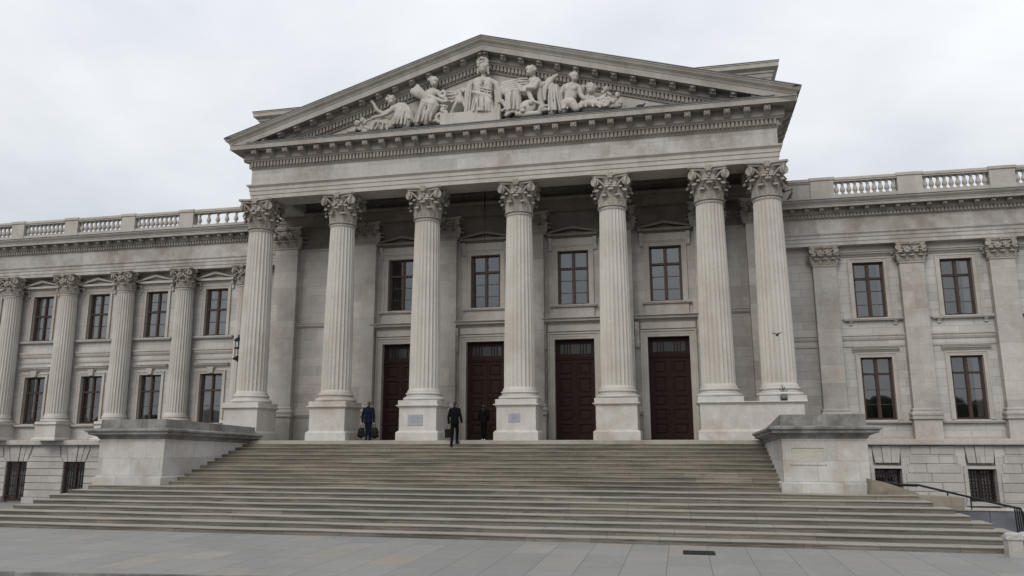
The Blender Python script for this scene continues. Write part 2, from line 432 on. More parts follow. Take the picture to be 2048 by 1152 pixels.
def spiral_pts(c, ax, up, r0, turns, n, hand):
    c = Vector(c); pts = []
    for i in range(n + 1):
        t = i / n; a = PI / 2 - hand * t * turns * 2 * PI; r = r0 * (1 - .86 * t)
        pts.append(c + ax * math.cos(a) * r + up * math.sin(a) * r)
    return pts
def volute(mb, start, corner_c, ax, r0, rad, hand):
    up = Vector((0, 0, 1)); sp = spiral_pts(corner_c, ax, up, r0, 1.55, 26, hand)
    s = Vector(start); e = sp[0]; mid = s.lerp(e, .45) + up * (e.z - s.z) * .34
    lead = []
    for i in range(9):
        t = i / 9; lead.append(s * (1 - t) ** 2 + mid * 2 * t * (1 - t) + e * t * t)
    pts = lead + sp
    mb.tube(pts, [rad * (.7 + .4 * min(1, i / 8)) * (1 - .35 * max(0, i - 9) / 26) for i in range(len(pts))], 7)
    mb.ell(corner_c, rad * 1.2, 8, 6)
    o = ax.cross(up); mb.tube([corner_c - o * .02, corner_c + o * .02], [r0 * .72] * 2, 12)

def capital_mesh(rb, H, ha, kind='round', cy=0.):
    """rb bell radius at the neck, H height, ha half-width of the abacus; kind round or flat (pilaster, open at the back)"""
    mb = MB(); up = Vector((0, 0, 1))
    if kind == 'round':
        mb.lathe([(rb * 1.0, 0), (rb * 1.12, .01), (rb * 1.16, .04), (rb * 1.10, .075), (rb * .84, .085), (rb * .80, H * .45), (rb * .88, H * .72), (rb * 1.22, H * .87), (rb * 1.25, H * .9)], 0, 0, 32)
        dirs8 = [(math.cos(2 * PI * (i + .5) / 8), math.sin(2 * PI * (i + .5) / 8)) for i in range(8)]
        d16 = [(math.cos(2 * PI * i / 8), math.sin(2 * PI * i / 8)) for i in range(8)]
        for i, (c, s) in enumerate(dirs8):
            leaf(mb, (c * rb * .97, s * rb * .97, .08), (c, s, 0), (-s, c, 0), H * .30, rb * .275, H * .12, rb * .12, i)
        for i, (c, s) in enumerate(d16):
            leaf(mb, (c * rb * .96, s * rb * .96, .10), (c, s, 0), (-s, c, 0), H * .50, rb * .275, H * .14, rb * .24, 20 + i)
        for i in range(16):
            a = 2 * PI * (i + .5) / 16; c, s = math.cos(a), math.sin(a)
            leaf(mb, (c * rb * .99, s * rb * .99, H * .40), (c, s, 0), (-s, c, 0), H * .20, rb * .20, H * .10, rb * .32, 50 + i, 6, 8)
        faces = [(Vector((0, -1, 0)), Vector((1, 0, 0))), (Vector((1, 0, 0)), Vector((0, 1, 0))), (Vector((0, 1, 0)), Vector((-1, 0, 0))), (Vector((-1, 0, 0)), Vector((0, -1, 0)))]
        rbx = rb; dep = ha
    else:
        mb.box(-rb, rb, -.12, .25, 0, H * .9)
        mb.box(-rb * 1.07, rb * 1.07, -.17, .25, 0, .07)
        for k, x in enumerate((-.72, 0., .72)):
            leaf(mb, (x * rb, -.12, .08), (0, -1, 0), (1, 0, 0), H * .30, rb * .26, H * .12, .09, k)
        for k, x in enumerate((-.98, -.36, .36, .98)):
            leaf(mb, (x * rb, -.12, .10), (0, -1, 0), (1, 0, 0), H * .49, rb * .25, H * .14, .15, 20 + k)
        for sd in (-1, 1):
            leaf(mb, (sd * rb, .0, .08), (sd, 0, 0), (0, sd, 0), H * .30, .15, H * .13, .1, 33); leaf(mb, (sd * rb, .0, .1), (sd, 0, 0), (0, sd, 0), H * .5, .13, H * .15, .14, 35)
        for k in range(6):
            leaf(mb, ((-.85 + k * .34) * rb, -.13, H * .42), (0, -1, 0), (1, 0, 0), H * .19, rb * .16, H * .10, .16, 50 + k, 6, 8)
        faces = [(Vector((0, -1, 0)), Vector((1, 0, 0)))]; dep = .12 + (ha - rb) * 1.15
    for o, tx in faces:
        for hand in (1, -1):
            ang = R(22) * hand; ax = (tx * math.cos(ang) * hand - o * 0 + o * math.sin(ang) * hand * 0).normalized()
            cc = tx * hand * (ha * .76) + o * (dep * .80) + up * (H * .725)
            axd = (tx * hand + o * -.35).normalized()
            st = tx * hand * rb * .16 + o * (rb * .98 if kind == 'round' else .16) + up * H * .40
            volute(mb, st, cc, axd, H * .135, H * .030, 1)
            c2 = tx * hand * rb * .30 + o * ((rb * 1.12) if kind == 'round' else .24) + up * (H * .70)
            volute(mb, st + up * .04, c2, -tx * hand, H * .08, H * .019, 1)
        # fleuron and its stem of leaves
        fo = o * (dep * .86)
        mb.ell(fo + up * H * .92, (.10, .10, H * .085), 8, 6)
        for q in range(6):
            a = q * PI / 3; mb.ell(fo + o * .04 + up * (H * .92 + math.sin(a) * H * .07) + tx * math.cos(a) * H * .075, H * .042, 7, 5)
        for q in range(5):
            mb.ell(o * (rb * 1.08 if kind == 'round' else .2) * (1 + q * .035) + up * H * (.50 + q * .085) + tx * (.03 if q % 2 else -.03), (H * .06, H * .05, H * .05), 7, 5)
    # abacus with hollowed sides
    def outline(k):
        pts = []
        n = 10
        for fi, (o, tx) in enumerate([(Vector((0, -1, 0)), Vector((1, 0, 0))), (Vector((1, 0, 0)), Vector((0, 1, 0))), (Vector((0, 1, 0)), Vector((-1, 0, 0))), (Vector((-1, 0, 0)), Vector((0, -1, 0)))]):
            for i in range(n):
                t = -1 + 2 * i / n + 1 / n
                hol = .17 * ha * (1 - t * t)
                w_ = ha * k; yy = dep * k if (kind != 'round' and fi in (0, 2)) else ha * k
                if kind != 'round':
                    if fi == 2: continue
                    if fi in (1, 3):
                        tt = (t + 1) / 2 if fi == 1 else (1 - t) / 2
                        p = Vector((w_ * (1 if fi == 1 else -1) * (1 - .04 * (1 - t * t)), -dep * k * (1 - tt) + .25 * tt, 0)); pts.append(p); continue
                p = o * (yy - hol) + tx * t * w_ * .97; pts.append(p)
        return pts
    lo, md, hi = outline(.93), outline(.97), outline(1.03)
    z = [H * .875, H * .93, H * .945, H]
    lay = [(lo, z[0]), (lo, z[1]), (hi, z[2]), (hi, z[3])]
    n = len(mb.v); k = len(lo)
    for pl, zz in lay: mb.v += [(p.x, p.y, zz) for p in pl]
    for L in range(3):
        for i in range(k):
            j = (i + 1) % k; mb.f.append((n + L * k + i, n + L * k + j, n + (L + 1) * k + j, n + (L + 1) * k + i))
    mb.f.append(tuple(n + 3 * k + i for i in range(k))); mb.f.append(tuple(n + i for i in reversed(range(k))))
    return mb.mesh('capital', 40)

# ---------------------------------------------------------------- columns
def shaft_mb(r0, r1, z0, z1, nf=24, sub=6, rings=12):
    mb = MB(); seg = nf * sub
    prof = [(r0 * 1.10, z0), (r0 * 1.09, z0 + .05), (r0 * 1.0, z0 + .14)]
    for i in range(rings + 1):
        t = i / rings; z = z0 + .16 + (z1 - .12 - z0 - .16) * t
        e = r0 + (r1 - r0) * (t ** 1.6); prof.append((e, z))
    prof += [(r1 * 1.0, z1 - .10), (r1 * 1.05, z1 - .06), (r1 * 1.06, z1 - .03), (r1, z1)]
    lo, hi = z0 + .20, z1 - .16
    dep = [0, .052, .082, .092, .082, .052][:sub]
    def rf(r, z, i):
        if z < z0 + .155 or z > z1 - .115: return r
        k = 1.
        return r * (1 - dep[i % sub] * k)
    mb.lathe(prof, 0, 0, seg, rf); return mb
def base_mb(r, z0, h):
    """attic base: lower torus, scotia, upper torus"""
    mb = MB(); p = []
    R1, R2 = r * 1.36, r * 1.2
    for i in range(7):
        a = -PI / 2 + PI * i / 6; p.append((R1 - h * .19 + h * .19 * math.cos(a), z0 + h * .2 + h * .2 * math.sin(a)))
    p += [(R1 - h * .16, z0 + h * .45), (r * 1.17, z0 + h * .5), (r * 1.12, z0 + h * .58), (r * 1.15, z0 + h * .66), (R2 - h * .10, z0 + h * .68)]
    for i in range(6):
        a = -PI / 2 + PI * i / 5; p.append((R2 - h * .12 + h * .12 * math.cos(a), z0 + h * .81 + h * .12 * math.sin(a)))
    p += [(r * 1.10, z0 + h * .95), (r * 1.10, z0 + h)]
    mb.lathe(p, 0, 0, 48); return mb
def pedestal_mb(x0, x1, y0, y1, z, bases):
    """x0..x1 and y0..y1 bound the die; z = plinth top, cap bottom, cap top, base-plinth top"""
    mb = MB(); a, b, c, d = z
    lp = [(x0, y0), (x1, y0), (x1, y1), (x0, y1)]
    path = [(x1, y0), (x0, y0), (x0, y1), (x1, y1)]
    prof = [(.11, 0), (.11, a - .03), (.085, a), (.03, a + .05), (0, a + .06), (0, b), (.02, b + .02), (.04, b + .05), (.10, b + .09), (.12, b + .10), (.12, c - .01), (.10, c), (-.4, c)]
    # closed plan loop with mitred corners
    n = len(mb.v); k = len(prof); cs = [(x1, y0, 1, -1), (x0, y0, -1, -1), (x0, y1, -1, 1), (x1, y1, 1, 1)]
    for x, y, sx, sy in cs: mb.v += [(x + sx * o, y + sy * o, zz) for o, zz in prof]
    for i in range(4):
        i2 = (i + 1) % 4
        for j in range(k - 1): mb.f.append((n + i * k + j, n + i2 * k + j, n + i2 * k + j + 1, n + i * k + j + 1))
    mb.f.append(tuple(n + i * k + k - 1 for i in range(4)))
    for cx, cy, hw in bases: mb.bbox(cx - hw, cx + hw, cy - hw, cy + hw, c, d, .015)
    return mb

colx = [-19.73, -15.44, -11.18, -6.80, -2.57, 1.61, 4.00]
ZB, ZS0, ZS1, ZC1 = 1.72, 2.10, 10.05, 11.52
PZ = (.36, 1.38, 1.52, 1.72)
cap_me = capital_mesh(.585, ZC1 - ZS1, .87); cap_me.materials.append(M_cap)
def make_column(x, ped=True):
    o = shaft_mb(.69, .575, ZS0, ZS1).build('portico_column', M_col, B, 35, (x, YC, 0))
    base_mb(.69, ZB, ZS0 - ZB).build('column_base', M_ped, o, 40, (x, YC, 0))
    link('capital', cap_me, o, (x, YC, ZS1))
    if ped: pedestal_mb(-.85, .85, -.85, .85, PZ, [(0, 0, .9)]).build('pedestal', M_ped, o, None, (x, YC, 0))
    return o
c0 = make_column(colx[0])
for x in colx[1:5]: dup(c0, (x - colx[0], 0, 0))
c6 = make_column(colx[5], False)
dup(c6, (colx[6] - colx[5], 0, 0))
pedestal_mb(colx[5] - .82, colx[6] + .78, YC - .85, YC + .85, PZ, [(colx[5], YC, .9), (colx[6], YC, .9)]).build('shared_pedestal', M_ped, B)

# ---------------------------------------------------------------- portico entablature
e = MB()
path = [(XR, 46), (XR, YF), (XL, YF), (XL, 46)]
e.sweep(path, [(-1.3, 12.7), (-1.3, 11.62), (-1.22, 11.52), (-.02, 11.52), (0, 11.53), (0, 11.72), (.035, 11.73), (.035, 11.92), (.07, 11.93), (.07, 12.08), (.10, 12.11), (.16, 12.17), (.17, 12.18), (.17, 12.24), (.0, 12.26), (0, 12.9)])
e.build('architrave', M_trim, B)
f_ = MB(); f_.sweep([(XR + .004, 46), (XR + .004, YF - .004), (XL - .004, YF - .004), (XL - .004, 46)], [(0, 12.262), (0, 13.0)]); f_.build('frieze', M_frieze, B)
def dent_run(mb, p0, p1, out, spacing, w, y0, y1, z0, z1):
    """row of dentils or modillions: blocks from y0 to y1 outward of the line p0-p1"""
    p0, p1 = Vector(p0), Vector(p1); L = (p1 - p0).length; d = (p1 - p0) / L; o = Vector((-d.y, d.x)); n = max(1, int(round(L / spacing)))
    for i in range(n):
        c = p0 + d * (i + .5) * L / n
        a, b2 = c - d * w / 2, c + d * w / 2
        q = [a + o * y0, b2 + o * y0, b2 + o * y1, a + o * y1]
        mb.hexa([(v.x, v.y, z0) for v in q], [(v.x, v.y, z1) for v in q])
def modillion_run(mb, p0, p1, spacing, w, y0, y1, z0, z1):
    p0, p1 = Vector(p0), Vector(p1); L = (p1 - p0).length; d = (p1 - p0) / L; o = Vector((-d.y, d.x)); n = max(1, int(round(L / spacing)))
    h = z1 - z0
    prof = [(y0, z1), (y0, z0 - h * .1), (y0 + (y1 - y0) * .25, z0), (y0 + (y1 - y0) * .5, z0 + h * .22), (y0 + (y1 - y0) * .78, z0 + h * .18), (y0 + (y1 - y0) * .95, z0 + h * .28), (y1, z0 + h * .55), (y1 - .01, z1)]
    for i in range(n):
        c = p0 + d * (i + .5) * L / n; n0 = len(mb.v); k = len(prof)
        for sg in (-.5, .5):
            for oo, z in prof:
                v = c + d * sg * w + o * oo; mb.v.append((v.x, v.y, z))
        mb.f.append(tuple(n0 + j for j in range(k))); mb.f.append(tuple(n0 + k + j for j in reversed(range(k))))
        for j in range(k):
            j2 = (j + 1) % k; mb.f.append((n0 + j2, n0 + j, n0 + k + j, n0 + k + j2))
        # carved leaf under the bracket and a rosette on its face
        v = c + o * (y0 + (y1 - y0) * .93); mb.ell((v.x, v.y, z0 + h * .42), (w * .3, w * .3, h * .22), 6, 5)
        for sg in (-.28, .28):
            v = c + o * (y0 + (y1 - y0) * .98) + d * sg * w; mb.ell((v.x, v.y, z0 + h * .62), (w * .16, .05, h * .2), 6, 5)
def cornice(name, path, z, ZA, k=1., mod_sp=.82, den_sp=.172, sima_front=True, parent=None, mat=None, sides=True):
    """ZA: dentil bottom .. ; builds bed mould, dentils, modillions and corona along path"""
    mb = MB(); zb, zd0, zd1, zm0, zm1, zc1 = ZA
    oc, om, od = .78 * k, .31 * k, .20 * k
    prof = [(0, zb), (.03, zb + .02), (.07 * k, zb + .08 * k), (.10 * k, zb + .10 * k), (.10 * k, zd1), (.22 * k, zd1 + .01), (.24 * k, zd1 + .05), (om, zd1 + .10 * k), (om, zm1), (oc - .03, zm1), (oc - .03, zm1 - .03), (oc, zm1 - .03), (oc, zc1 - .05), (oc + .03, zc1 - .04), (oc + .03, zc1), (-.3, zc1)]
    mb.sweep(path, prof[9:]); mb2 = MB(); mb2.sweep(path, prof[:10])
    for a, b in zip(path[:-1], path[1:]):
        dent_run(mb2, a, b, 0, den_sp, den_sp * .62, .08 * k, od, zd0, zd1 - .005)
        modillion_run(mb2, a, b, mod_sp, .26 * k, om - .01, oc - .10, zm0, zm1 + .004)
    o = mb.build(name, mat or M_corn, parent); mb2.build('bracket_course', M_brown, o if parent is B else parent)
    return o
ZA = (13.0, 13.13, 13.36, 13.52, 13.86, 14.10)
cornice('cornice', [(XR, 46), (XR, YF), (XL, YF), (XL, 46)], 0, ZA, 1., parent=B)
fl = MB(); fl.sweep([(XR - .1, YF), (XL + .1, YF)], [(.79, 14.104), (.84, 14.104), (.84, 14.15), (-.02, 14.22)]); fl.build('cornice_flashing', M_lead, B)

# ---------------------------------------------------------------- pediment
TIPL, TIPR, AX, ZT, ZAP = XL - 1.02, XR + .95, -8.24, 14.36, 18.28
sl, sr = (ZAP - ZT) / (AX - TIPL), (ZAP - ZT) / (TIPR - AX)
def ztop(x): return ZT + (x - TIPL) * sl if x <= AX else ZT + (TIPR - x) * sr
rk = MB(); rk2 = MB()
# out, drop below the top line
rprof = [(-.25, 0.02), (1.0, 0), (1.0, -.05), (.97, -.07), (.93, -.16), (.84, -.25), (.81, -.30), (.81, -.33), (.78, -.35), (.78, -.62), (.75, -.62), (.75, -.59), (.31, -.59), (.31, -.90), (.24, -.95), (.22, -1.0), (.10, -1.01), (.10, -1.27), (.07, -1.30), (.05, -1.36), (.0, -1.38)]
k = len(rprof)
for half in (0, 1):
    n = len(rk.v); n2 = len(rk2.v)
    xs = [TIPL, AX] if half == 0 else [AX, TIPR]
    for x in xs:
        for o, dz in rprof:
            xx = x
            if x == TIPL: xx = XL - o * 1.02
            if x == TIPR: xx = XR + o * .95
            (rk if True else rk2).v.append((xx, YF - o, ztop(xx) + dz)); rk2.v.append((xx, YF - o, ztop(xx) + dz))
    for j in range(k - 1): (rk.f if j < 11 else rk2.f).append((n + j, n + k + j, n + k + j + 1, n + j + 1) if j < 11 else (n2 + j, n2 + k + j, n2 + k + j + 1, n2 + j + 1))
    # modillions and dentils of the slope
    a, b2 = (XL + .9, AX - .12) if half == 0 else (AX + .12, XR - .9)
    nm = int(round(abs(b2 - a) / .82))
    for i in range(nm + 1):
        x = a + (b2 - a) * i / nm; s = sl if half == 0 else -sr; w = .13
        for (y0, y1, d0, d1) in ((.30, .55, -.86, -.585), (.55, .69, -.74, -.585)):
            rk2.hexa([(x - w, YF - y0, ztop(x) - s * w + d0), (x + w, YF - y0, ztop(x) + s * w + d0), (x + w, YF - y1, ztop(x) + s * w + d0 + .06), (x - w, YF - y1, ztop(x) - s * w + d0 + .06)],
                    [(x - w, YF - y0, ztop(x) - s * w + d1), (x + w, YF - y0, ztop(x) + s * w + d1), (x + w, YF - y1, ztop(x) + s * w + d1), (x - w, YF - y1, ztop(x) - s * w + d1)])
        rk2.ell((x, YF - .68, ztop(x) - .70), (.08, .06, .05), 6, 5)
    nd = int(round(abs(b2 - a) / .172))
    for i in range(nd + 1):
        x = a + (b2 - a) * i / nd; s = sl if half == 0 else -sr; w = .053
        rk2.hexa([(x - w, YF - .09, ztop(x) - s * w - 1.24), (x + w, YF - .09, ztop(x) + s * w - 1.24), (x + w, YF - .20, ztop(x) + s * w - 1.24), (x - w, YF - .20, ztop(x) - s * w - 1.24)],
                [(x - w, YF - .09, ztop(x) - s * w - 1.005), (x + w, YF - .09, ztop(x) + s * w - 1.005), (x + w, YF - .20, ztop(x) + s * w - 1.005), (x - w, YF - .20, ztop(x) - s * w - 1.005)])
# gutter moulding along the two sides of the roof
side = [(.78, 14.10), (.81, 14.03), (.84, 14.10), (.93, 14.2), (.97, 14.28), (1.0, 14.31), (1.0, ZT), (-.25, ZT + .02)]
rk.sweep([(XR - .06, 46), (XR - .06, YF)], [(o * .95 + .06, z) for o, z in side]); rk.sweep([(XL, YF), (XL, 46)], [(o * 1.02, z) for o, z in side])
pd = rk.build('pediment_cornice', M_corn, B); rk2.build('bracket_course', M_brown, pd)
ed = MB()
for x0, x1 in ((TIPL, AX), (AX, TIPR)):
    ed.hexa([(x0, YF - 1.02, ztop(x0) + .002), (x1, YF - 1.02, ztop(x1) + .002), (x1, YF + .2, ztop(x1) + .03), (x0, YF + .2, ztop(x0) + .03)],
            [(x0, YF - 1.02, ztop(x0) + .045), (x1, YF - 1.02, ztop(x1) + .045), (x1, YF + .2, ztop(x1) + .07), (x0, YF + .2, ztop(x0) + .07)])
ed.box(TIPR - .35, TIPR + .012, YF - 1.0, 46, ZT + .003, ZT + .05); ed.box(TIPL - .012, TIPL + .35, YF - 1.0, 46, ZT + .003, ZT + .05)
ed.build('roof_edge_flashing', M_lead, B)
ty = MB(); ty.prism([(XL, YF + .02, 14.0), (XR, YF + .02, 14.0), (XR, YF + .02, 14.02), (AX, YF + .02, ztop(AX) - .3), (XL, YF + .02, 14.02)], (0, .4, 0))
ty.build('tympanum', M_trim, B)
rf = MB()
rf.quad((TIPL, YF + .1, ZT + .01), (AX, YF + .1, ZAP + .01), (AX, 50, ZAP + .01), (TIPL, 50, ZT + .01)); rf.quad((AX, YF + .1, ZAP + .01), (TIPR, YF + .1, ZT + .01), (TIPR, 50, ZT + .01), (AX, 50, ZAP + .01))
rf.build('roof', M_lead, B)
# attic block behind the gable
at_ = MB(); ax0, ax1, ay, az = -22.25, 5.0, 36.5, 17.95
at_.box(ax0, ax1, ay, 46, 13.5, az - .55)
at_.sweep([(ax1, 46), (ax1, ay), (ax0, ay), (ax0, 46)], [(0, az - .72), (.05, az - .66), (.08, az - .5), (.14, az - .46), (.14, az - .36), (.3, az - .28), (.34, az - .26), (.34, az - .06), (.37, az - .05), (.37, az), (-2, az)])
at_.box(ax0 + .2, ax1 - .2, ay + .2, 45.5, az - .6, az - .01)
ao = at_.build('attic', M_trim, B)
ae = MB(); ae.sweep([(ax1, 46), (ax1, ay), (ax0, ay), (ax0, 46)], [(.2, az + .003), (.385, az + .003), (.385, az + .045), (.2, az + .05)]); ae.build('attic_flashing', M_lead, ao)

# ---------------------------------------------------------------- walls with openings
def wall_mb(x0, x1, z0, z1, Y, ops, depth=.32):
    mb = MB(); xs = sorted({x0, x1, *[q for o in ops for q in o[:2]]}); zs = sorted({z0, z1, *[q for o in ops for q in o[2:4]]})
    for a, b in zip(xs[:-1], xs[1:]):
        for c, d in zip(zs[:-1], zs[1:]):
            mx, mz = (a + b) / 2, (c + d) / 2
            if any(o[0] < mx < o[1] and o[2] < mz < o[3] for o in ops): continue
            mb.quad((a, Y, c), (b, Y, c), (b, Y, d), (a, Y, d))
    for a, b, c, d in ops:
        y1 = Y + depth
        mb.quad((a, Y, c), (a, Y, d), (a, y1, d), (a, y1, c)); mb.quad((b, Y, c), (b, y1, c), (b, y1, d), (b, Y, d))
        mb.quad((a, Y, d), (b, Y, d), (b, y1, d), (a, y1, d)); mb.quad((a, Y, c), (a, y1, c), (b, y1, c), (b, Y, c))
    return mb
def surround_mb(w, z0, z1, bw, pr=.07, ears=0.):
    """moulded architrave round an opening of width w: three sides, standing pr proud of the wall at y=0"""
    mb = MB()
    path = [(w / 2, z0), (w / 2, z1), (-w / 2, z1), (-w / 2, z0)]
    prof = [(0, .02), (0, -pr * .55), (bw * .35, -pr * .55), (bw * .37, -pr * .75), (bw * .72, -pr * .75), (bw * .75, -pr * 1.25), (bw, -pr * 1.25), (bw, .01)]
    n = len(mb.v); k = len(prof); c = [(1, 0), (1, 1), (-1, 1), (-1, 0)]
    for (x, z), (sx, sz) in zip(path, c):
        for o, y in prof: mb.v.append((x + sx * o, y, z + sz * o))
    for i in range(3):
        for j in range(k - 1): mb.f.append((n + i * k + j, n + (i + 1) * k + j, n + (i + 1) * k + j + 1, n + i * k + j + 1))
    return mb
def win_frame_mb(w, z0, z1, tr, bars):
    """brown casement frame: stiles, mullion, transom at height tr; thin glazing bars returned in their own heights"""
    mb = MB(); s = .085
    for x0, x1, a, b, y0 in ((-w / 2, -w / 2 + s, z0, z1, 0), (w / 2 - s, w / 2, z0, z1, 0), (-w / 2 + s, w / 2 - s, z0, z0 + s, .003), (-w / 2 + s, w / 2 - s, z1 - s, z1, .003)):
        mb.box(x0, x1, y0, .09, a, b)
    mb.box(-.05, .05, -.025, .085, z0 + s, z1 - s)
    mb.box(-w / 2 + s, w / 2 - s, -.05, .082, tr - .046, tr + .046); mb.box(-w / 2 + s, w / 2 - s, -.07, -.05, tr + .025, tr + .046)
    for sx in (-1, 1):        # casement stiles inside each light
        xa, xb = sorted((sx * .05, sx * .082)); mb.box(xa, xb, .012, .08, z0 + s, z1 - s)
        xa, xb = sorted((sx * (w / 2 - s), sx * (w / 2 - s - .04))); mb.box(xa, xb, .012, .08, z0 + s, z1 - s)
    for z in bars: mb.box(-w / 2 + s + .04, w / 2 - s - .04, .03, .07, z - .014, z + .014)
    return mb
def curtain_mb(w, z0, z1, xa, xb, seed):
    mb = MB(); ph = seed * 1.7
    mb.grid(lambda u, v: (xa + (xb - xa) * u, .13 + .03 * math.sin(u * 26 + ph) + .012 * math.sin(u * 61 + ph), z0 + (z1 - z0) * v), 40, 2)
    return mb
def room_mb(w, z0, z1):
    mb = MB(); a, b, c, d = -w / 2 - .25, w / 2 + .25, z0 - .3, z1 + .25; y0, y1 = .1, 1.1
    mb.quad((a, y1, c), (b, y1, c), (b, y1, d), (a, y1, d)); mb.quad((a, y0, c), (a, y1, c), (a, y1, d), (a, y0, d)); mb.quad((b, y0, c), (b, y0, d), (b, y1, d), (b, y1, c))
    mb.quad((a, y0, d), (a, y1, d), (b, y1, d), (b, y0, d)); mb.quad((a, y0, c), (b, y0, c), (b, y1, c), (a, y1, c)); return mb
def gable_hood(w, zb, h, pr=.34):
    """small triangular pediment: horizontal cornice, raking cornices and a recessed field"""
    mb = MB(); hw = w / 2
    mb.box(-hw + .08, hw - .08, -pr + .16, 0, zb - .14, zb - .06)
    mb.box(-hw, hw, -pr, .01, zb - .06, zb + .06)
    for sg in (-1, 1):
        mb.hexa([(sg * hw, -pr, zb + .062), (0, -pr, zb + h - .13), (0, 0, zb + h - .13), (sg * hw, 0, zb + .062)], [(sg * (hw + .03), -pr - .03, zb + .10), (0, -pr - .03, zb + h), (0, 0, zb + h), (sg * (hw + .03), 0, zb + .10)])
    mb.prism([(-hw + .2, -.06, zb + .05), (hw - .2, -.06, zb + .05), (0, -.06, zb + h - .14)], (0, .06, 0))
    return mb
def flat_hood(w, zb, h=.22, pr=.26, key=False, z1=None):
    mb = MB(); hw = w / 2
    mb.sweep([(hw, 0), (-hw, 0)], [(0, zb), (.05, zb + .01), (.09, zb + h * .35), (pr * .7, zb + h * .5), (pr * .74, zb + h * .55), (pr * .74, zb + h * .82), (pr, zb + h * .9), (pr, zb + h), (0, zb + h + .02)], caps=True)
    if key: mb.prism([(-.13, -.16, z1), (.13, -.16, z1), (.2, -.2, zb + .02), (-.2, -.2, zb + .02)], (0, .2, 0))
    return mb
def console(mb, x, zt, h, w, pr):
    prof = [(0, zt), (-pr, zt), (-pr, zt - h * .15), (-pr * .85, zt - h * .32), (-pr * .45, zt - h * .55), (-pr * .42, zt - h * .75), (-pr * .5, zt - h * .86), (-pr * .35, zt - h), (0, zt - h)]
    mb.prism([(x - w / 2, y, z) for y, z in prof], (w, 0, 0))
def sill_mb(w, z, pr=.2, h=.11, brackets=True, y1=.02):
    mb = MB(); mb.box(-w / 2, w / 2, -pr, y1, z - h, z - .02); mb.box(-w / 2 - .02, w / 2 + .02, -pr - .03, y1, z - h * .55, z)
    if brackets:
        for sg in (-1, 1): console(mb, sg * (w / 2 - .32), z - h, .22, .16, pr * .8)
    return mb

def make_window(x, Y, w, z0, z1, tr, bars, name='window', hood=None, sill_z=None, sill_w=None, bw=.2, curtain=None, brackets=True, depth=.28, seed=0):
    L = (x, Y, 0)
    o = surround_mb(w, z0, z1, bw).build(name, M_trim, B, None, L)
    fy = Y + depth - .1
    win_frame_mb(w, z0, z1, tr, bars).build('frame', M_frame, o, None, (x, fy, 0))
    g = MB(); g.quad((-w / 2 + .05, .055, z0 + .05), (w / 2 - .05, .055, z0 + .05), (w / 2 - .05, .055, z1 - .05), (-w / 2 + .05, .055, z1 - .05)); g.build('pane', M_glass, o, None, (x, fy, 0))
    room_mb(w, z0, z1).build('room_behind', M_dark, o, None, (x, fy, 0))
    if curtain:
        for i, (a, b, za, zb) in enumerate(curtain): curtain_mb(w, za, zb, a * w, b * w, seed + i).build('curtain', M_curtain, o, None, (x, fy, 0))
    if hood is not None: hood.build('hood', M_trim, o, None, L)
    if sill_z is not None: sill_mb(sill_w or w + .5, sill_z, brackets=brackets).build('sill', M_trim, o, None, L)
    return o

# ---------------------------------------------------------------- portico back wall
YW = 36.0
bay = [-13.48, -9.13, -4.77, -.39]
DW, DH, WW, WZ0, WZ1 = 1.9, 4.70, 1.50, 6.36, 9.02
ops = []
for x in bay: ops += [(x - DW / 2, x + DW / 2, 0, DH), (x - WW / 2, x + WW / 2, WZ0, WZ1)]
WX0, WX1 = -20.15, 4.62
wall_mb(WX0, WX1, -3.2, 9.77, YW, ops, .45).build('portico_wall', M_wall, B)
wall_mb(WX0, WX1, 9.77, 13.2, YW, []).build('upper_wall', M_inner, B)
sd = MB()
sd.quad((WX1, YW, -3.2), (WX1, 46, -3.2), (WX1, 46, 13.2), (WX1, YW, 13.2)); sd.quad((WX0, YW, -3.2), (WX0, YW, 13.2), (WX0, 46, 13.2), (WX0, 46, -3.2)); sd.build('portico_side_wall', M_wall, B)
ce = MB(); ce.box(XL + 1.2, XR - 1.2, YF + 1.2, YW + .05, 12.6, 12.75)
for x in colx[1:6]: ce.box(x - .4, x + .4, YF + 1.28, YW, 12.2, 12.6)
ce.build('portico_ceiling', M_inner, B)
st = MB(); st.bbox(-20.85, 4.98, 31.58, YW + .1, -1.0, 0, .012); st.build('portico_floor', M_floor, B)
fn = MB(); fn.box(-20.8, 4.9, 31.7, 37, -3.2, -.9); fn.build('foundation', M_rust, B)
# inner entablature along the wall and across the two ends
ie = MB()
ie.sweep([(WX1, YW), (WX0, YW)], [(0, 10.96), (.40, 10.97), (.40, 11.15), (.43, 11.16), (.43, 11.34), (.46, 11.35), (.46, 11.5), (.56, 11.6), (.56, 11.66), (.36, 11.67), (.36, 12.05), (.42, 12.1), (.5, 12.2), (.62, 12.3), (.62, 12.42), (.7, 12.5), (.7, 12.62)])
dent_run(ie, (WX1, YW), (WX0, YW), 0, .18, .11, .4, .52, 12.06, 12.2)
for xa, xb in ((XL, XL + 1.3), (XR - 1.3, XR)): pass
ie.build('inner_entablature', M_inner, B)
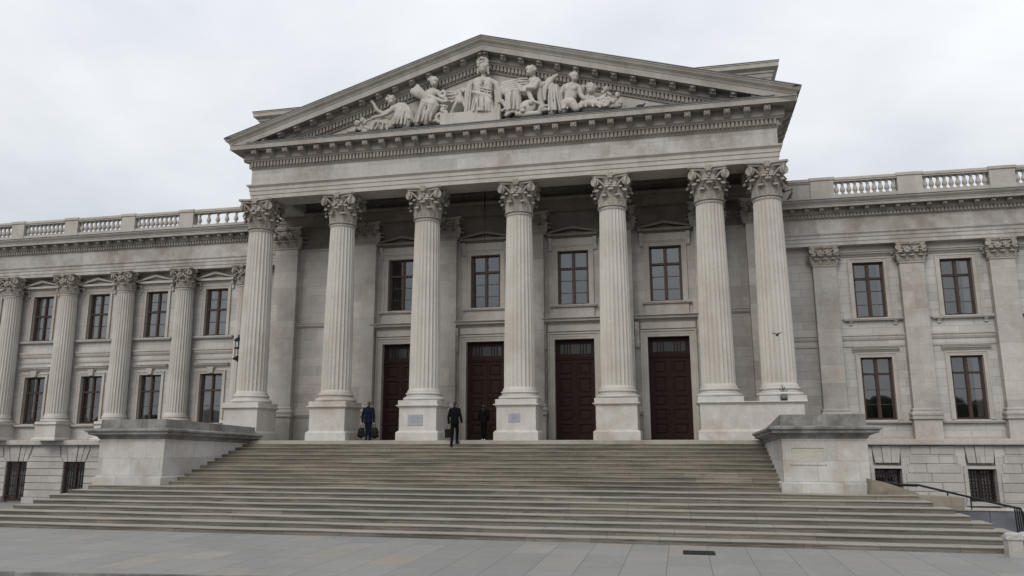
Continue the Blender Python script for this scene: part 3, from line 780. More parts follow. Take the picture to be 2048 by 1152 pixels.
# plinth, base moulding, string course
pm = MB()
bm_prof = [(0, 1.1), (.06, 1.11), (.1, 1.2), (.13, 1.22), (.13, 1.30), (.1, 1.34), (.1, 1.42), (.06, 1.5), (.06, 1.55), (0, 1.58)]
def runs(skips, x0, x1):
    out = []; x = x1
    for a, b in sorted(skips, reverse=True):
        if b < x: out.append((x, b))
        x = a
    if x > x0: out.append((x, x0))
    return out
sk = [(x - DW / 2 - .34, x + DW / 2 + .34) for x in bay]
for a, b in runs(sk, WX0, WX1):
    pm = MB(); pm.sweep([(a, YW), (b, YW)], bm_prof, caps=True); pm.build('base_moulding', M_trim, B)
for a, b in ((WX1, 1.15), (-15.0, WX0)):
    pm = MB(); pm.sweep([(a, YW), (b, YW)], [(0, 5.66), (.05, 5.68), (.12, 5.76), (.12, 5.84), (.16, 5.86), (.16, 5.9), (0, 5.92)], caps=True); pm.build('string_course', M_trim, B)
um = MB(); um.sweep([(WX1, YW), (WX0, YW)], [(0, 9.72), (.05, 9.74), (.05, 9.80), (0, 9.82)]); um.build('neck_moulding', M_trim, B)

# pilasters against the wall
pil_cap = capital_mesh(.70, 1.16, .90, 'flat'); pil_cap.materials.append(M_cap)
def make_pilaster(x, Y, hw, dep, zb, z1, capme, ctop, name='pilaster'):
    m = MB(); m.box(-hw, hw, -dep, .05, zb, z1); o = m.build(name, M_pil, B, None, (x, Y, 0))
    b = MB(); b.sweep([(hw, .05), (hw, -dep), (-hw, -dep), (-hw, .05)], [(0, zb - .48), (.10, zb - .48), (.10, zb - .36), (.13, zb - .33), (.14, zb - .25), (.10, zb - .2), (.06, zb - .14), (.08, zb - .08), (.04, zb - .03), (0, zb)])
    b.sweep([(hw, .05), (hw, -dep), (-hw, -dep), (-hw, .05)], [(.06, 0), (.06, zb - .52), (.16, zb - .50), (.16, zb - .482), (0, zb - .48)])
    b.build('pilaster_base', M_pil, o, None, (x, Y, 0))
    q = link('capital', capme, o, (x, Y - dep + .12, z1))
    return o
p0 = make_pilaster(colx[0] - .05, YW, .64, .36, 1.66, 9.80, pil_cap, 11)
for x in colx[1:6] + [colx[6] - .05]: dup(p0, (x - colx[0] + .05, 0, 0))

# doors
def make_door(x, dark):
    L = (x, YW, 0)
    o = surround_mb(DW, 0, DH, .32, .09).build('door', M_trim, B, None, L)
    h = flat_hood(DW + 1.15, 5.36, .34, .42)
    h.box(-DW / 2 - .30, DW / 2 + .30, -.13, 0, 5.06, 5.36)
    for sg in (-1, 1): console(h, sg * (DW / 2 + .47), 5.37, 1.15, .2, .30)
    h.build('hood', M_trim, o, None, L)
    fy = .26
    fr = MB(); fr.box(-DW / 2, -DW / 2 + .06, fy - .02, fy + .12, 0, DH); fr.box(DW / 2 - .06, DW / 2, fy - .02, fy + .12, 0, DH); fr.box(-DW / 2 + .06, DW / 2 - .06, fy - .015, fy + .12, DH - .07, DH)
    fr.box(-DW / 2 + .06, DW / 2 - .06, fy - .08, fy + .12, 3.74, 3.88); fr.box(-DW / 2 + .06, DW / 2 - .06, fy - .11, fy - .08, 3.82, 3.88)
    fr.build('frame', M_door, o, None, L)
    tl = MB(); a, b, c, d = -DW / 2 + .06, DW / 2 - .06, 3.88, DH - .07
    tl.box(a, b, fy, fy + .06, c, c + .14); tl.box(a, b, fy, fy + .06, d - .14, d); tl.box(a, a + .15, fy + .003, fy + .06, c + .14, d - .14); tl.box(b - .15, b, fy + .003, fy + .06, c + .14, d - .14)
    for xx in (-.52, -.38, -.25, .25, .38, .52): tl.box(xx - .022, xx + .022, fy + .005, fy + .05, c + .14, d - .14)
    tl.build('transom', M_door, o, None, L)
    g = MB(); g.quad((a, fy + .04, c), (b, fy + .04, c), (b, fy + .04, d), (a, fy + .04, d)); g.build('transom_pane', M_dimglass, o, None, L)
    rm = MB(); rm.quad((a, fy + .5, c), (b, fy + .5, c), (b, fy + .5, d), (a, fy + .5, d)); rm.box(-DW / 2, DW / 2, fy + .14, fy + .19, 0, 3.8); rm.build('room_behind', M_dark, o, None, L)
    for sg in (-1, 1):
        m = MB(); x0, x1 = sorted((sg * .012, sg * (DW / 2 - .06)))
        m.box(x0, x1, fy + .03, fy + .1, .02, 3.73)
        xa, xb = x0 + .13, x1 - .13
        rails = [(.22, .72), (.86, 1.38), (1.5, 2.0), (2.12, 2.86), (3.02, 3.58)]
        # stiles and rails standing proud, raised fields in the panels
        m.box(x0, xa, fy - .03, fy + .031, .02, 3.73); m.box(xb, x1, fy - .03, fy + .031, .02, 3.73)
        zz = [.02] + [q for r in rails for q in r] + [3.73]
        for i in range(0, len(zz), 2): m.box(xa, xb, fy - .028, fy + .031, zz[i], zz[i + 1])
        for za, zb in rails:
            m.box(xa, xb, fy + .008, fy + .031, za, za + .035); m.box(xa, xb, fy + .008, fy + .031, zb - .035, zb)
            m.box(xa, xa + .035, fy + .009, fy + .031, za + .035, zb - .035); m.box(xb - .035, xb, fy + .009, fy + .031, za + .035, zb - .035)
            m.hexa([(xa + .07, fy + .03, za + .07), (xb - .07, fy + .03, za + .07), (xb - .07, fy + .03, zb - .07), (xa + .07, fy + .03, zb - .07)], [(xa + .12, fy + .004, za + .12), (xb - .12, fy + .004, za + .12), (xb - .12, fy + .004, zb - .12), (xa + .12, fy + .004, zb - .12)])
        if sg == 1: m.box(-.045, .045, fy - .065, fy - .03, .03, 3.73)
        lf = m.build('leaf', M_door, o, None, L)
        hd = MB(); hx = sg * .1; hd.tube([(hx, fy - .02, 1.12), (hx, fy - .09, 1.14), (hx, fy - .09, 1.4), (hx, fy - .02, 1.42)], .014, 8); hd.build("handle", M_iron, o, 40, L)
    return o
for i, x in enumerate(bay): make_door(x, i)
for i, x in enumerate(bay):
    h = MB(); h.box(-WW / 2 - .3, WW / 2 + .3, -.12, 0, 9.26, 9.62)
    for sg in (-1, 1): console(h, sg * (WW / 2 + .34), 9.64, .62, .17, .24)
    w = make_window(x, YW, WW, WZ0, WZ1, 8.16, (7.56, 6.96), hood=h, sill_z=6.34, sill_w=WW + .72, bw=.24, brackets=False)
    a = MB(); a.box(-WW / 2 - .25, WW / 2 + .25, -.1, 0, 5.72, 6.22); a.build('apron', M_trim, w, None, (x, YW, 0)); gable_hood(WW + 1.0, 9.78, .42, .30).build('gable', M_inner, w, None, (x, YW, 0))  # gable shade is painted in by using the darker stone
# ---------------------------------------------------------------- wings
LX = [-22.55 - 3.735 * i for i in range(7)]            # engaged columns of the left wing
RX = [7.12, 11.0, 14.87, 18.74, 22.6]                  # pilasters of the right wing
LXE, RXE = -46.8, 24.0
YL, YRW = 37.1, 39.0
lbay = [(LX[i] + LX[i + 1]) / 2 - .22 for i in range(6)]
rbay = [(RX[i] + RX[i + 1]) / 2 + .09 for i in range(4)]
lbase = [x - .32 for x in lbay]
LWW, RWW = 1.36, 1.40
def wing(x0, x1, Y, bays, ww, lz, uz, bz, bw, bb):
    ops = []
    for x in bays: ops += [(x - ww / 2, x + ww / 2, *lz), (x - ww / 2, x + ww / 2, *uz)]
    ops += [(x - bw / 2, x + bw / 2, *bz) for x in bb]
    wall_mb(x0, x1, -4.0, 9.3, Y, ops, .34).build('wing_wall', M_wing, B)
LLZ, LUZ, LBZ = (.90, 3.53), (5.60, 8.20), (-3.25, -1.14)
RLZ, RUZ, RBZ = (.88, 3.80), (5.70, 8.40), (-2.75, -1.32)
wing(LXE, WX0, YL, lbay, LWW, LLZ, LUZ, LBZ, 1.32, lbase)
wing(WX1, RXE, YRW, rbay, RWW, RLZ, RUZ, RBZ, 1.16, rbay)
ew = MB()
ew.quad((LXE, YL, -4), (LXE, YL, 12), (LXE, 52, 12), (LXE, 52, -4)); ew.quad((RXE, YRW, -4), (RXE, 52, -4), (RXE, 52, 12), (RXE, YRW, 12)); ew.quad((LXE, 52, -4), (LXE, 52, 12), (RXE, 52, 12), (RXE, 52, -4))
ew.build('rear_wall', M_wing, B)

def wing_entablature(xa, xb, Y, name):
    """Y = front plane of the architrave; xa > xb"""
    mb = MB(); p = [(xa, Y), (xb, Y)]
    mb.sweep(p, [(-.9, 9.23), (0, 9.23), (0, 9.40), (.03, 9.41), (.03, 9.58), (.06, 9.59), (.06, 9.72), (.12, 9.80), (.12, 9.86), (0, 9.88), (0, 10.6)])
    o = mb.build(name, M_frieze, B)
    c = cornice('cornice', p, 0, (10.55, 10.62, 10.78, 10.84, 11.05, 11.20), .72, .69, .162, parent=o)
    s = MB(); s.sweep(p, [(.56, 11.205), (.60, 11.21), (.66, 11.27), (.70, 11.32), (.70, 11.36), (-.4, 11.37)]); s.build('gutter_moulding', M_corn, o)
    l = MB(); l.sweep(p, [(.40, 11.372), (.715, 11.363), (.72, 11.375), (.715, 11.40), (.2, 11.42)]); l.build('cornice_flashing', M_lead, o)
    return o
YLA, YRA = 36.5, 38.6
wing_entablature(WX0 - .12, LXE - .6, YLA, 'wing_entablature')
wing_entablature(RXE + .6, WX1 + .1, YRA, 'wing_entablature')
wr = MB(); wr.box(LXE, WX0, YLA + .3, 52, 11.0, 11.36); wr.box(WX1, RXE, YRA + .3, 52, 11.0, 11.36); wr.build('wing_roof', M_lead, B)

# balustrades
def baluster_mesh():
    mb = MB(); z0 = 0
    mb.box(-.085, .085, -.085, .085, 0, .06); mb.box(-.085, .085, -.085, .085, .60, .66)
    mb.lathe([(.07, .06), (.08, .09), (.055, .12), (.065, .15), (.112, .21), (.122, .27), (.108, .34), (.07, .44), (.055, .5), (.075, .53), (.055, .55), (.075, .6)], 0, 0, 12)
    return mb.mesh('baluster', 50)
bal_me = baluster_mesh(); bal_me.materials.append(M_trim)
def balustrade(x_edges_dies, xa, xb, Y, seen):
    mb = MB(); y0, y1 = Y - .17, Y + .17
    mb.box(xa, xb, y0 - .03, y1 + .03, 11.37, 11.64)
    mb.box(xa, xb, y0 - .02, y1 + .02, 12.30, 12.37); mb.box(xa, xb, y0 - .06, y1 + .06, 12.37, 12.50)
    for a, b in x_edges_dies:
        mb.box(a, b, y0 - .05, y1 + .05, 11.375, 12.40); mb.box(a - .05, b + .05, y0 - .10, y1 + .10, 12.40, 12.535); mb.box(a - .03, b + .03, y0 - .08, y1 + .08, 11.38, 11.58)
    o = mb.build('balustrade', M_trim, B)
    xs = sorted([q for d in x_edges_dies for q in d]); edges = [xa] + xs + [xb]; hidden = MB()
    first = None
    for i in range(0, len(edges), 2):
        a, b = edges[i], edges[i + 1]
        if b - a < .6: continue
        if (a, b) == seen[2]:        # solid panel next to the portico
            continue
        n = 10
        for j in range(n):
            x = a + (b - a) * (j + .5) / n
            if seen[0] < x < seen[1]:
                q = link('baluster', bal_me, o, (x, Y, 11.64))
            else:
                for vv in range(1): hidden.lathe([(.07, 11.64), (.05, 11.76), (.098, 11.9), (.05, 12.14), (.065, 12.3)], x, Y, 8)
    if hidden.v: h = hidden.build('baluster_row', M_trim, o, 50); h['kind'] = 'stuff'
    return o
ld = [(x - .42, x + .42) for x in (-26.25, -29.93, -33.67, -37.3, -41.0, -44.8)]
balustrade(ld, LXE - .3, WX0 - .1, 36.35, (-39.5, -20, None))
rd = [(6.68, 7.76), (10.62, 11.72), (14.60, 15.69), (18.5, 19.6), (22.4, 23.5)]
br = balustrade(rd, WX1 + .1, RXE + .3, 38.35, (7, 17.5, (WX1 + .1, 6.68)))
pn = MB(); pn.box(WX1 + .1, 6.68, 38.22, 38.5, 11.64, 12.3); pn.build('solid_panel', M_trim, br)

# engaged columns of the left wing
wcap = capital_mesh(.455, 9.23 - 8.15, .68); wcap.materials.append(M_cap)
YE = 36.62
def wing_column(x):
    o = shaft_mb(.54, .45, 1.27, 8.15, 24, 6, 8).build('engaged_column', M_col, B, 35, (x, YE, 0))
    base_mb(.54, 1.0, .27).build('column_base', M_ped, o, 40, (x, YE, 0))
    link('capital', wcap, o, (x, YE, 8.15))
    pedestal_mb(-.66, .66, -.66, .6, (.10, .78, .88, 1.0), [(0, 0, .69)]).build('pedestal', M_ped, o, None, (x, YE, 0))
    return o
w0 = wing_column(LX[0])
for x in LX[1:6]: dup(w0, (x - LX[0], 0, 0))
# pilasters of the right wing
rcap = capital_mesh(.53, 9.23 - 8.20, .70, 'flat'); rcap.materials.append(M_cap)
def wing_pilaster(x):
    o = make_pilaster(x, YRW, .53, .40, 1.40, 8.20, rcap, 9.23, 'wing_pilaster')
    return o
q0 = wing_pilaster(RX[0])
for x in RX[1:]: dup(q0, (x - RX[0], 0, 0))

# windows of the wings
def lcurt(i): return [(-.44, -.02, LUZ[0] + .1, LUZ[1] - .1), (.05, .44, LUZ[0] + .1, LUZ[1] - .1)]
for i, x in enumerate(lbay):
    h = gable_hood(LWW + .86, 8.68, .43, .3); h.box(-LWW / 2 - .22, LWW / 2 + .22, -.08, 0, 8.40, 8.56)
    for sg in (-1, 1): console(h, sg * (LWW / 2 + .30), 8.57, .42, .13, .2)
    cs = [[(-.46, -.02, 5.65, 8.15), (.02, .46, 5.65, 8.15)], [(-.46, -.05, 5.65, 8.15), (.03, .46, 5.65, 8.15)], [(-.46, -.12, 5.65, 8.15), (.02, .46, 5.65, 8.15)], [(-.46, -.02, 5.65, 8.15), (.08, .46, 5.65, 8.15)]][i % 4]
    make_window(x, YL, LWW, *LUZ, 7.05, (7.62, 6.36), hood=h, sill_z=5.56, sill_w=2.36, bw=.19, curtain=cs, brackets=False, seed=i)
    h = flat_hood(LWW + .72, 3.86, .22, .24, True, 3.55)
    cs = [(-.42, -.06, 1.0, 3.4), (.06, .42, 1.0, 3.4)] if i == 0 else ([(-.44, -.24, 1., 3.4)] if i % 2 else None)
    make_window(x, YL, LWW, *LLZ, 2.64, (1.82,), hood=h, sill_z=.86, sill_w=2.3, bw=.19, curtain=cs, brackets=False, seed=10 + i)
for i, x in enumerate(rbay):
    h = flat_hood(RWW + .92, 8.68, .22, .26)
    make_window(x, YRW, RWW, *RUZ, 7.62, (7.0, 6.35), hood=h, sill_z=5.66, sill_w=2.62, bw=.21, curtain=[(.2, .44, 5.8, 8.3)] if i else [(.32, .44, 5.8, 8.3)], seed=20 + i)
    h = flat_hood(RWW + .66, 4.06, .2, .22)
    make_window(x, YRW, RWW, *RLZ, 3.02, (2.28, 1.6), hood=h, sill_z=.84, sill_w=2.74, bw=.21, curtain=[(.22, .44, 1., 3.7)] if i % 2 else None, brackets=False, seed=30 + i)

# strings, ledges
sprof = [(0, 4.60), (.05, 4.62), (.10, 4.72), (.10, 4.80), (.15, 4.82), (.15, 4.90), (0, 4.93)]
def string_runs(xs, hw, Y):
    for i in range(len(xs) - 1):
        a = xs[i] - (hw if i else 0); b = xs[i + 1] + (hw if i + 1 < len(xs) - 1 else 0)
        if a - b < .2: continue
        sm = MB(); sm.sweep([(a, Y), (b, Y)], sprof, caps=True); o = sm.build('string_course', M_trim, B)
        sm = MB(); sm.sweep([(a, Y), (b, Y)], [(0, 4.30), (.05, 4.31), (.06, 4.36), (0, 4.38)], caps=True); sm.build('lower_fillet', M_trim, o)
string_runs([WX0] + LX[:6] + [LXE], .48, YL)
string_runs([RXE] + RX[::-1] + [WX1], .53, YRW)
sm = MB(); sm.sweep([(RX[0] - .53, YRW), (WX1, YRW)], [(0, .98), (.10, .98), (.10, 1.08), (.05, 1.14), (.05, 1.2), (0, 1.22)], caps=True); sm.build('base_moulding', M_trim, B)
lg = [(0, -.25), (.10, -.25), (.12, -.21), (.12, -.02), (.10, 0.), (-.2, .03)]
for xa, xb, y, d in ((WX0, LXE, YL, .45), (RXE, WX1, YRW, .42)):
    sm = MB(); sm.sweep([(xa, y - d), (xb, y - d)], lg); o = sm.build('base_ledge', M_trim, B)
    sm = MB(); sm.sweep([(xa, y), (xb, y)], [(.1, 0.), (.1, .10), (0, .12)]); sm.build('fillet', M_trim, o)

# rusticated basements
def voussoirs(mb, x, bw, z0, z1, Y, yb, n, spread, gap):
    for i in range(n):
        a0, a1 = -1 + 2 * i / n, -1 + 2 * (i + 1) / n
        pr = Y - (.03 if i == n // 2 else 0)
        mb.prism([(x + a0 * bw / 2 + gap, pr, z0), (x + a1 * bw / 2 - gap, pr, z0), (x + a1 * spread - gap, pr, z1), (x + a0 * spread + gap, pr, z1)], (0, yb - pr, 0))
rb = MB(); Y = YL - .30; yb = YL + .01
bw = 1.36; zt, zb = -.27, -3.62; top = LBZ[1]
edges = [WX0] + [q for x in lbase for q in (x + bw / 2, x - bw / 2)] + [LXE]
zc = [-3.05, -2.66, -2.28, -1.90, -1.52, -1.14]
for i in range(0, len(edges), 2):
    a, b = edges[i + 1], edges[i]
    rb.box(a - (0 if i + 2 >= len(edges) else .0), b, Y - .10, yb, -4.0, -3.05)
    for z0, z1 in zip(zc[:-1], zc[1:]): rb.bbox(a, b, Y, yb, z0 + .022, z1 - .022, .02)
    # shouldered course meeting the flat arches
    rb.prism([(a + .0, Y, -1.125), (b - .0, Y, -1.125), (b - .22, Y, -.90), (a + .22, Y, -.90)], (0, yb - Y, 0))
    rb.prism([(a + .25, Y, -.872), (b - .25, Y, -.872), (b - .33, Y, zt), (a + .33, Y, zt)], (0, yb - Y, 0))
for x in lbase: voussoirs(rb, x, bw + .02, top, zt, Y, yb, 5, .97, .02)
rb.box(LXE, WX0, YL - .27, YL + .02, -.29, -.02)
mw = MB()
for i in range(0, len(edges), 2): mw.box(edges[i + 1] + .02, edges[i] - .02, Y + .07, yb, -3.9, -.3)
rb.build('rusticated_base', M_rust, B); mw.build('base_core', M_wing, B)
rb = MB(); Y = YRW - .30; yb = YRW + .01; bw = 1.16
edges = [RXE] + [q for x in rbay[::-1] for q in (x + bw / 2, x - bw / 2)] + [WX1]
zc = [-4.2, -3.62, -3.2, -2.78, -2.32, -1.92, -1.50, -1.08, -.68, -.27]
rnd = random.Random(3)
for ci, (z0, z1) in enumerate(zip(zc[:-1], zc[1:])):
    for i in range(0, len(edges), 2):
        a, b = edges[i + 1], edges[i]
        ow = .17
        if z0 > RBZ[1] - .3 and z1 > RBZ[1]: ow = .30 + (z0 + 1.3) * .22
        if z0 < -2.9: ow = 0
        a2, b2 = a + (ow if i + 2 < len(edges) else 0), b - (ow if i else 0)
        m = a2 + (b2 - a2) * ((.36, .62, .45)[ci % 3]); cuts = [a2, m, b2] if b2 - a2 < 3.2 else [a2, a2 + (b2 - a2) * .3, a2 + (b2 - a2) * (.62 + .1 * (ci % 2)), b2]
        for c0_, c1_ in zip(cuts[:-1], cuts[1:]): rb.bbox(c0_ + .008, c1_ - .008, Y - rnd.uniform(0, .012), yb, z0 + .012, z1 - .012, .025)
for x in rbay:
    voussoirs(rb, x, bw * .9, -1.05, -.29, Y, yb, 3, .62, .012)
    for za, zb_ in ((-2.9, -1.2),):
        for sg in (-1, 1): xa, xb = sorted((x + sg * bw / 2, x + sg * (bw / 2 + .15))); rb.box(xa, xb, Y - .03, yb, -2.9, -1.185)
        rb.box(x - bw / 2, x + bw / 2, Y - .03, yb, -1.31, -1.185); rb.box(x - bw / 2 - .22, x + bw / 2 + .22, Y - .09, yb, -2.9, -2.76)
rb.box(WX1, RXE, YRW - .27, YRW + .02, -.29, -.02)
rb.build('rusticated_base', M_rust, B)
mw = MB()
for i in range(0, len(edges), 2): mw.box(edges[i + 1] + .02, edges[i] - .02, Y + .05, yb, -4.2, -.3)
mw.build('base_core', M_wing, B)
def base_window(x, Y, w, z0, z1, grid):
    L = (x, Y, 0); s = .07
    f = MB(); f.box(-w / 2, -w / 2 + s, 0, .08, z0, z1); f.box(w / 2 - s, w / 2, 0, .08, z0, z1); f.box(-w / 2 + s, w / 2 - s, .003, .08, z1 - s, z1); f.box(-w / 2 + s, w / 2 - s, .003, .08, z0, z0 + .12); f.box(-.05, .05, .004, .075, z0 + .12, z1 - s)
    o = f.build('basement_window', M_frame, B, None, L)
    g = MB(); g.quad((-w / 2 + .03, .06, z0 + .05), (w / 2 - .03, .06, z0 + .05), (w / 2 - .03, .06, z1 - .05), (-w / 2 + .03, .06, z1 - .05)); g.build('pane', M_glass, o, None, L)
    room_mb(w, z0, z1).build('room_behind', M_dark, o, None, L)
    b = MB(); n = 9
    for i in range(n):
        xx = -w / 2 + w * (i + .5) / n; b.box(xx - .012, xx + .012, -.10, -.078, z0 + .02, z1 - .02)
    k = 9 if grid else 4
    for i in range(k):
        zz = z0 + (z1 - z0) * (i + .5) / k; b.box(-w / 2, w / 2, -.112, -.099, zz - .012, zz + .012)
    b.build('grille', M_grille, o, None, L)
for x in lbase: base_window(x, YL - .14, 1.34, *LBZ, False)
for x in rbay: base_window(x, YRW + .10, 1.16, *RBZ, True)

# ================================================================== STAIRS
S = empty('outdoor_staircase', (-8, 27, -2.8), 'wide stained stone staircase rising from the plaza to the portico', 'staircase')
YS0, TR, RS = 22.57, .587, .14
tops_l = {8: (176, 977.5), 7: (135, 987), 6: (98, 997), 5: (65.6, 1008), 4: (25, 1019.6), 3: (-18, 1031), 2: (-66, 1044), 1: (-118, 1056)}
tops_r = {8: (1836, 993), 7: (1866, 1003), 6: (1908, 1016), 5: (1941, 1029), 4: (1986, 1044), 3: (2028, 1059), 2: (2078, 1075), 1: (2120, 1092)}
land_z = GROUND + 8 * RS
rnd = random.Random(11)
def step_mb(x0, x1, y0, y1, zt, h, zb):
    """one course of steps: rounded nosing, slightly worn and uneven front edge"""
    mb = MB(); n = max(8, int((x1 - x0) / .55)); prof = [(.0, zb), (.0, zt - .046), (-.010, zt - .043), (-.016, zt - .034), (-.016, zt - .007), (-.011, zt - .0015), (.02, zt), (y1 - y0, zt)]
    ph = rnd.uniform(0, 9); kk = len(prof); n0 = len(mb.v)
    for i in range(n + 1):
        x = x0 + (x1 - x0) * i / n; w = .012 * math.sin(x * .9 + ph) + .008 * math.sin(x * 2.3 + ph * 2); dz = -.006 + .006 * math.sin(x * 1.3 + ph)
        for j, (dy, z) in enumerate(prof): mb.v.append((x, y0 + dy + (w if 0 < j < 7 else 0), z + (dz if 0 < j < 7 else 0)))
    for i in range(n):
        for j in range(kk - 1): mb.f.append((n0 + i * kk + j, n0 + (i + 1) * kk + j, n0 + (i + 1) * kk + j + 1, n0 + i * kk + j + 1))
    back = [(x0, y1, zb), (x1, y1, zb)]
    m = len(mb.v); mb.v += back
    mb.f.append(tuple([n0 + j for j in range(kk)][::-1] + [m])[::-1]); mb.f.append(tuple([n0 + n * kk + j for j in range(kk)] + [m + 1]))
    mb.f.append((n0 + kk - 1, n0 + n * kk + kk - 1, m + 1, m))
    return mb
for k in range(1, 9):
    y0 = YS0 + (k - 1) * TR; zt = GROUND + k * RS
    xl = at(*tops_l[k], y0).x; xr = at(*tops_r[k], y0).x
    y1 = y0 + TR + .25 if k < 8 else 31.0
    step_mb(xl, xr, y0, y1, zt, RS, -3.6).build('step' if k < 8 else 'landing', M_step, S, 40)
YU, TU = 27.55, .368
for j in range(1, 12):
    y0 = YU + (j - 1) * TU; zt = land_z + j * RS
    step_mb(-20.6, 4.3, y0, y0 + TU + .1 if j < 11 else 31.75, zt, RS, zt - .3).build('step', M_step2, S, 40)

# ---------------------------------------------------------------- the two piers beside the stairs
def pier(name, label, front, back, yb, zt_f, zt_b, zl_f, zl_b, over_l, over_r, yf, zb, panel=None):
    """front/back = (x0, x1) of the body at the front and the rear; the coping sinks towards the building"""
    o = empty(name, ((front[0] + front[1]) / 2, yf, zb), label, 'pier')
    f0, f1 = front; b0, b1 = back
    m = MB(); m.hexa([(f0, yf, zb + .32), (f1, yf, zb + .32), (b1, yb, zb + .32), (b0, yb, zb + .32)], [(f0, yf, zl_f - .1), (f1, yf, zl_f - .1), (b1, yb, zl_b - .1), (b0, yb, zl_b - .1)])
    m.build('pier_body', M_pier, o)
    p = MB(); q = .10; p.hexa([(f0 - q, yf - q, zb - .02), (f1 + q * .3, yf - q, zb - .02), (b1 + q * .3, yb, zb - .02), (b0 - q, yb, zb - .02)], [(f0 - q, yf - q, zb + .29), (f1 + q * .3, yf - q, zb + .29), (b1 + q * .3, yb, zb + .29), (b0 - q, yb, zb + .29)])
    p.hexa([(f0 - q, yf - q, zb + .29), (f1 + q * .3, yf - q, zb + .29), (b1 + q * .3, yb, zb + .29), (b0 - q, yb, zb + .29)], [(f0, yf, zb + .33), (f1, yf, zb + .33), (b1, yb, zb + .33), (b0, yb, zb + .33)])
    p.build('plinth', M_pier, o)
    c = MB()
    lay = [(0.02, -.13), (.05, -.10), (.07, -.04), (.20, .02), (.30, .05), (.33, .06), (.33, .13), (.40, .17), (.42, .18), (.42, .24), (.36, .27), (.02, .31), (.02, .30), (0.0, 1.0)]
    n = len(c.v)
    for d, z in lay:
        if z == 1.0: zf, zbk = zt_f, zt_b
        else: zf, zbk = zl_f + z, zl_b + z
        ol, orr = d * over_l, d * over_r
        c.v += [(f0 - ol, yf - d, zf), (f1 + orr, yf - d, zf), (b1 + orr, yb + .02, zbk), (b0 - ol, yb + .02, zbk)]
    for i in range(len(lay) - 1):
        for j in range(4):
            j2 = (j + 1) % 4; c.f.append((n + i * 4 + j, n + i * 4 + j2, n + i * 4 + 4 + j2, n + i * 4 + 4 + j))
    mth = n + (len(lay) - 1) * 4; c.f.append((mth, mth + 1, mth + 2, mth + 3))
    c.build('coping', M_coping, o)
    if panel:
        a = at(panel[0], panel[1], yf); b = at(panel[2], panel[3], yf)
        f = MB(); x0, x1, z1, z0 = a.x, b.x, a.z, b.z
        for xa, xb, za, zb2 in ((x0 - .06, x1 + .06, z1, z1 + .06), (x0 - .06, x1 + .06, z0 - .06, z0), (x0 - .06, x0, z0, z1), (x1, x1 + .06, z0, z1)): f.box(xa, xb, yf - .035, yf + .01, za, zb2)
        f.build('panel_frame', M_pier, o)
        g = MB(); g.box(x0, x1, yf - .008, yf + .01, z0, z1); g.build('panel', M_panel, o)
    return o
pier('stone_pier', 'pale stone pier with dark weathered coping left of the stairs', (-22.9, -19.95), (-22.9, -18.8), 31.9, .87, .58, .0 + .22, .0, 1, 1, 27.25, land_z)
pier('stone_pier', 'pale stone pier with a recessed tan panel right of the stairs', (3.28, 5.95), (3.1, 5.95), 31.5, .86, .35, .20, .0, 1, 1, 27.5, land_z, (1582, 896, 1649, 926))

# ================================================================== GROUND
def gz(x, y):
    if y < 22.9: return GROUND
    t = min(1, (y - 22.9) / 5.5); t = t * t * (3 - 2 * t)
    return GROUND - .55 * t
pl = MB(); xs = [-160, -60, -45, -38, -32, -28, -24, -20, -14, -6, 2, 8, 9, 10, 12, 16, 22, 30, 60, 160]; ys = [16.65, 17.5, 20, 22, 22.9] + [22.9 + .55 * i for i in range(1, 11)] + [32, 36, 40, 60, 120, 200]
n = len(pl.v)
def kerb_y(x):
    if x < -30: return 13.7
    return 16.2 + (x + 6.4) * .101 if x < -6.4 else 16.2 - (x + 6.4) * .04
for y in ys:
    for x in xs: pl.v.append((x, y if y != 16.65 else kerb_y(x), gz(x, y)))
for j in range(len(ys) - 1):
    for i in range(len(xs) - 1): a = n + j * len(xs) + i; pl.f.append((a, a + 1, a + len(xs) + 1, a + len(xs)))
struct(pl.build('plaza', M_plaza, None))
kb = MB(); kx = [-60, -30, -24, -20, -14, -6.4, 2, 8, 12, 16, 22, 30, 60]
for a, b in zip(kx[:-1], kx[1:]):
    ya, yb2 = kerb_y(a), kerb_y(b)
    kb.hexa([(a, ya - .16, -3.2), (b, yb2 - .16, -3.2), (b, yb2 - .004, -3.2), (a, ya - .004, -3.2)], [(a, ya - .15, GROUND + .004), (b, yb2 - .15, GROUND + .004), (b, yb2 - .004, GROUND + .004), (a, ya - .004, GROUND + .004)])
struct(kb.build('kerb', M_coping, None))
rd_ = MB(); rd_.quad((-160, -120, GROUND - .12), (160, -120, GROUND - .12), (160, 17, GROUND - .12), (-160, 17, GROUND - .12)); struct(rd_.build('road', M_asph, None))

# ================================================================== SMALL THINGS
# drain grate
a, b = at(1366, 1102, 1), None
dg_ = empty('drain_grate', (.33, 21.25, GROUND), 'dark iron drain grate set in the plaza paving', 'drain grate')
m = MB(); z = GROUND + .004
x0, x1, y0, y1 = -.08, .72, 20.86, 21.52
for q in ((x0, x1, y0, y0 + .05), (x0, x1, y1 - .05, y1), (x0, x0 + .05, y0 + .05, y1 - .05), (x1 - .05, x1, y0 + .05, y1 - .05)): m.box(*q, z - .05, z + .012)
m.build('rim', M_iron, dg_)
m = MB()
for i in range(14):
    x = x0 + .06 + (x1 - x0 - .12) * (i + .5) / 14; m.box(x - .014, x + .014, y0 + .05, y1 - .05, z - .04, z + .008)
m.quad((x0 + .04, y0 + .04, z + .001), (x1 - .04, y0 + .04, z + .001), (x1 - .04, y1 - .04, z + .001), (x0 + .04, y1 - .04, z + .001))
m.build('bars', M_iron, dg_)

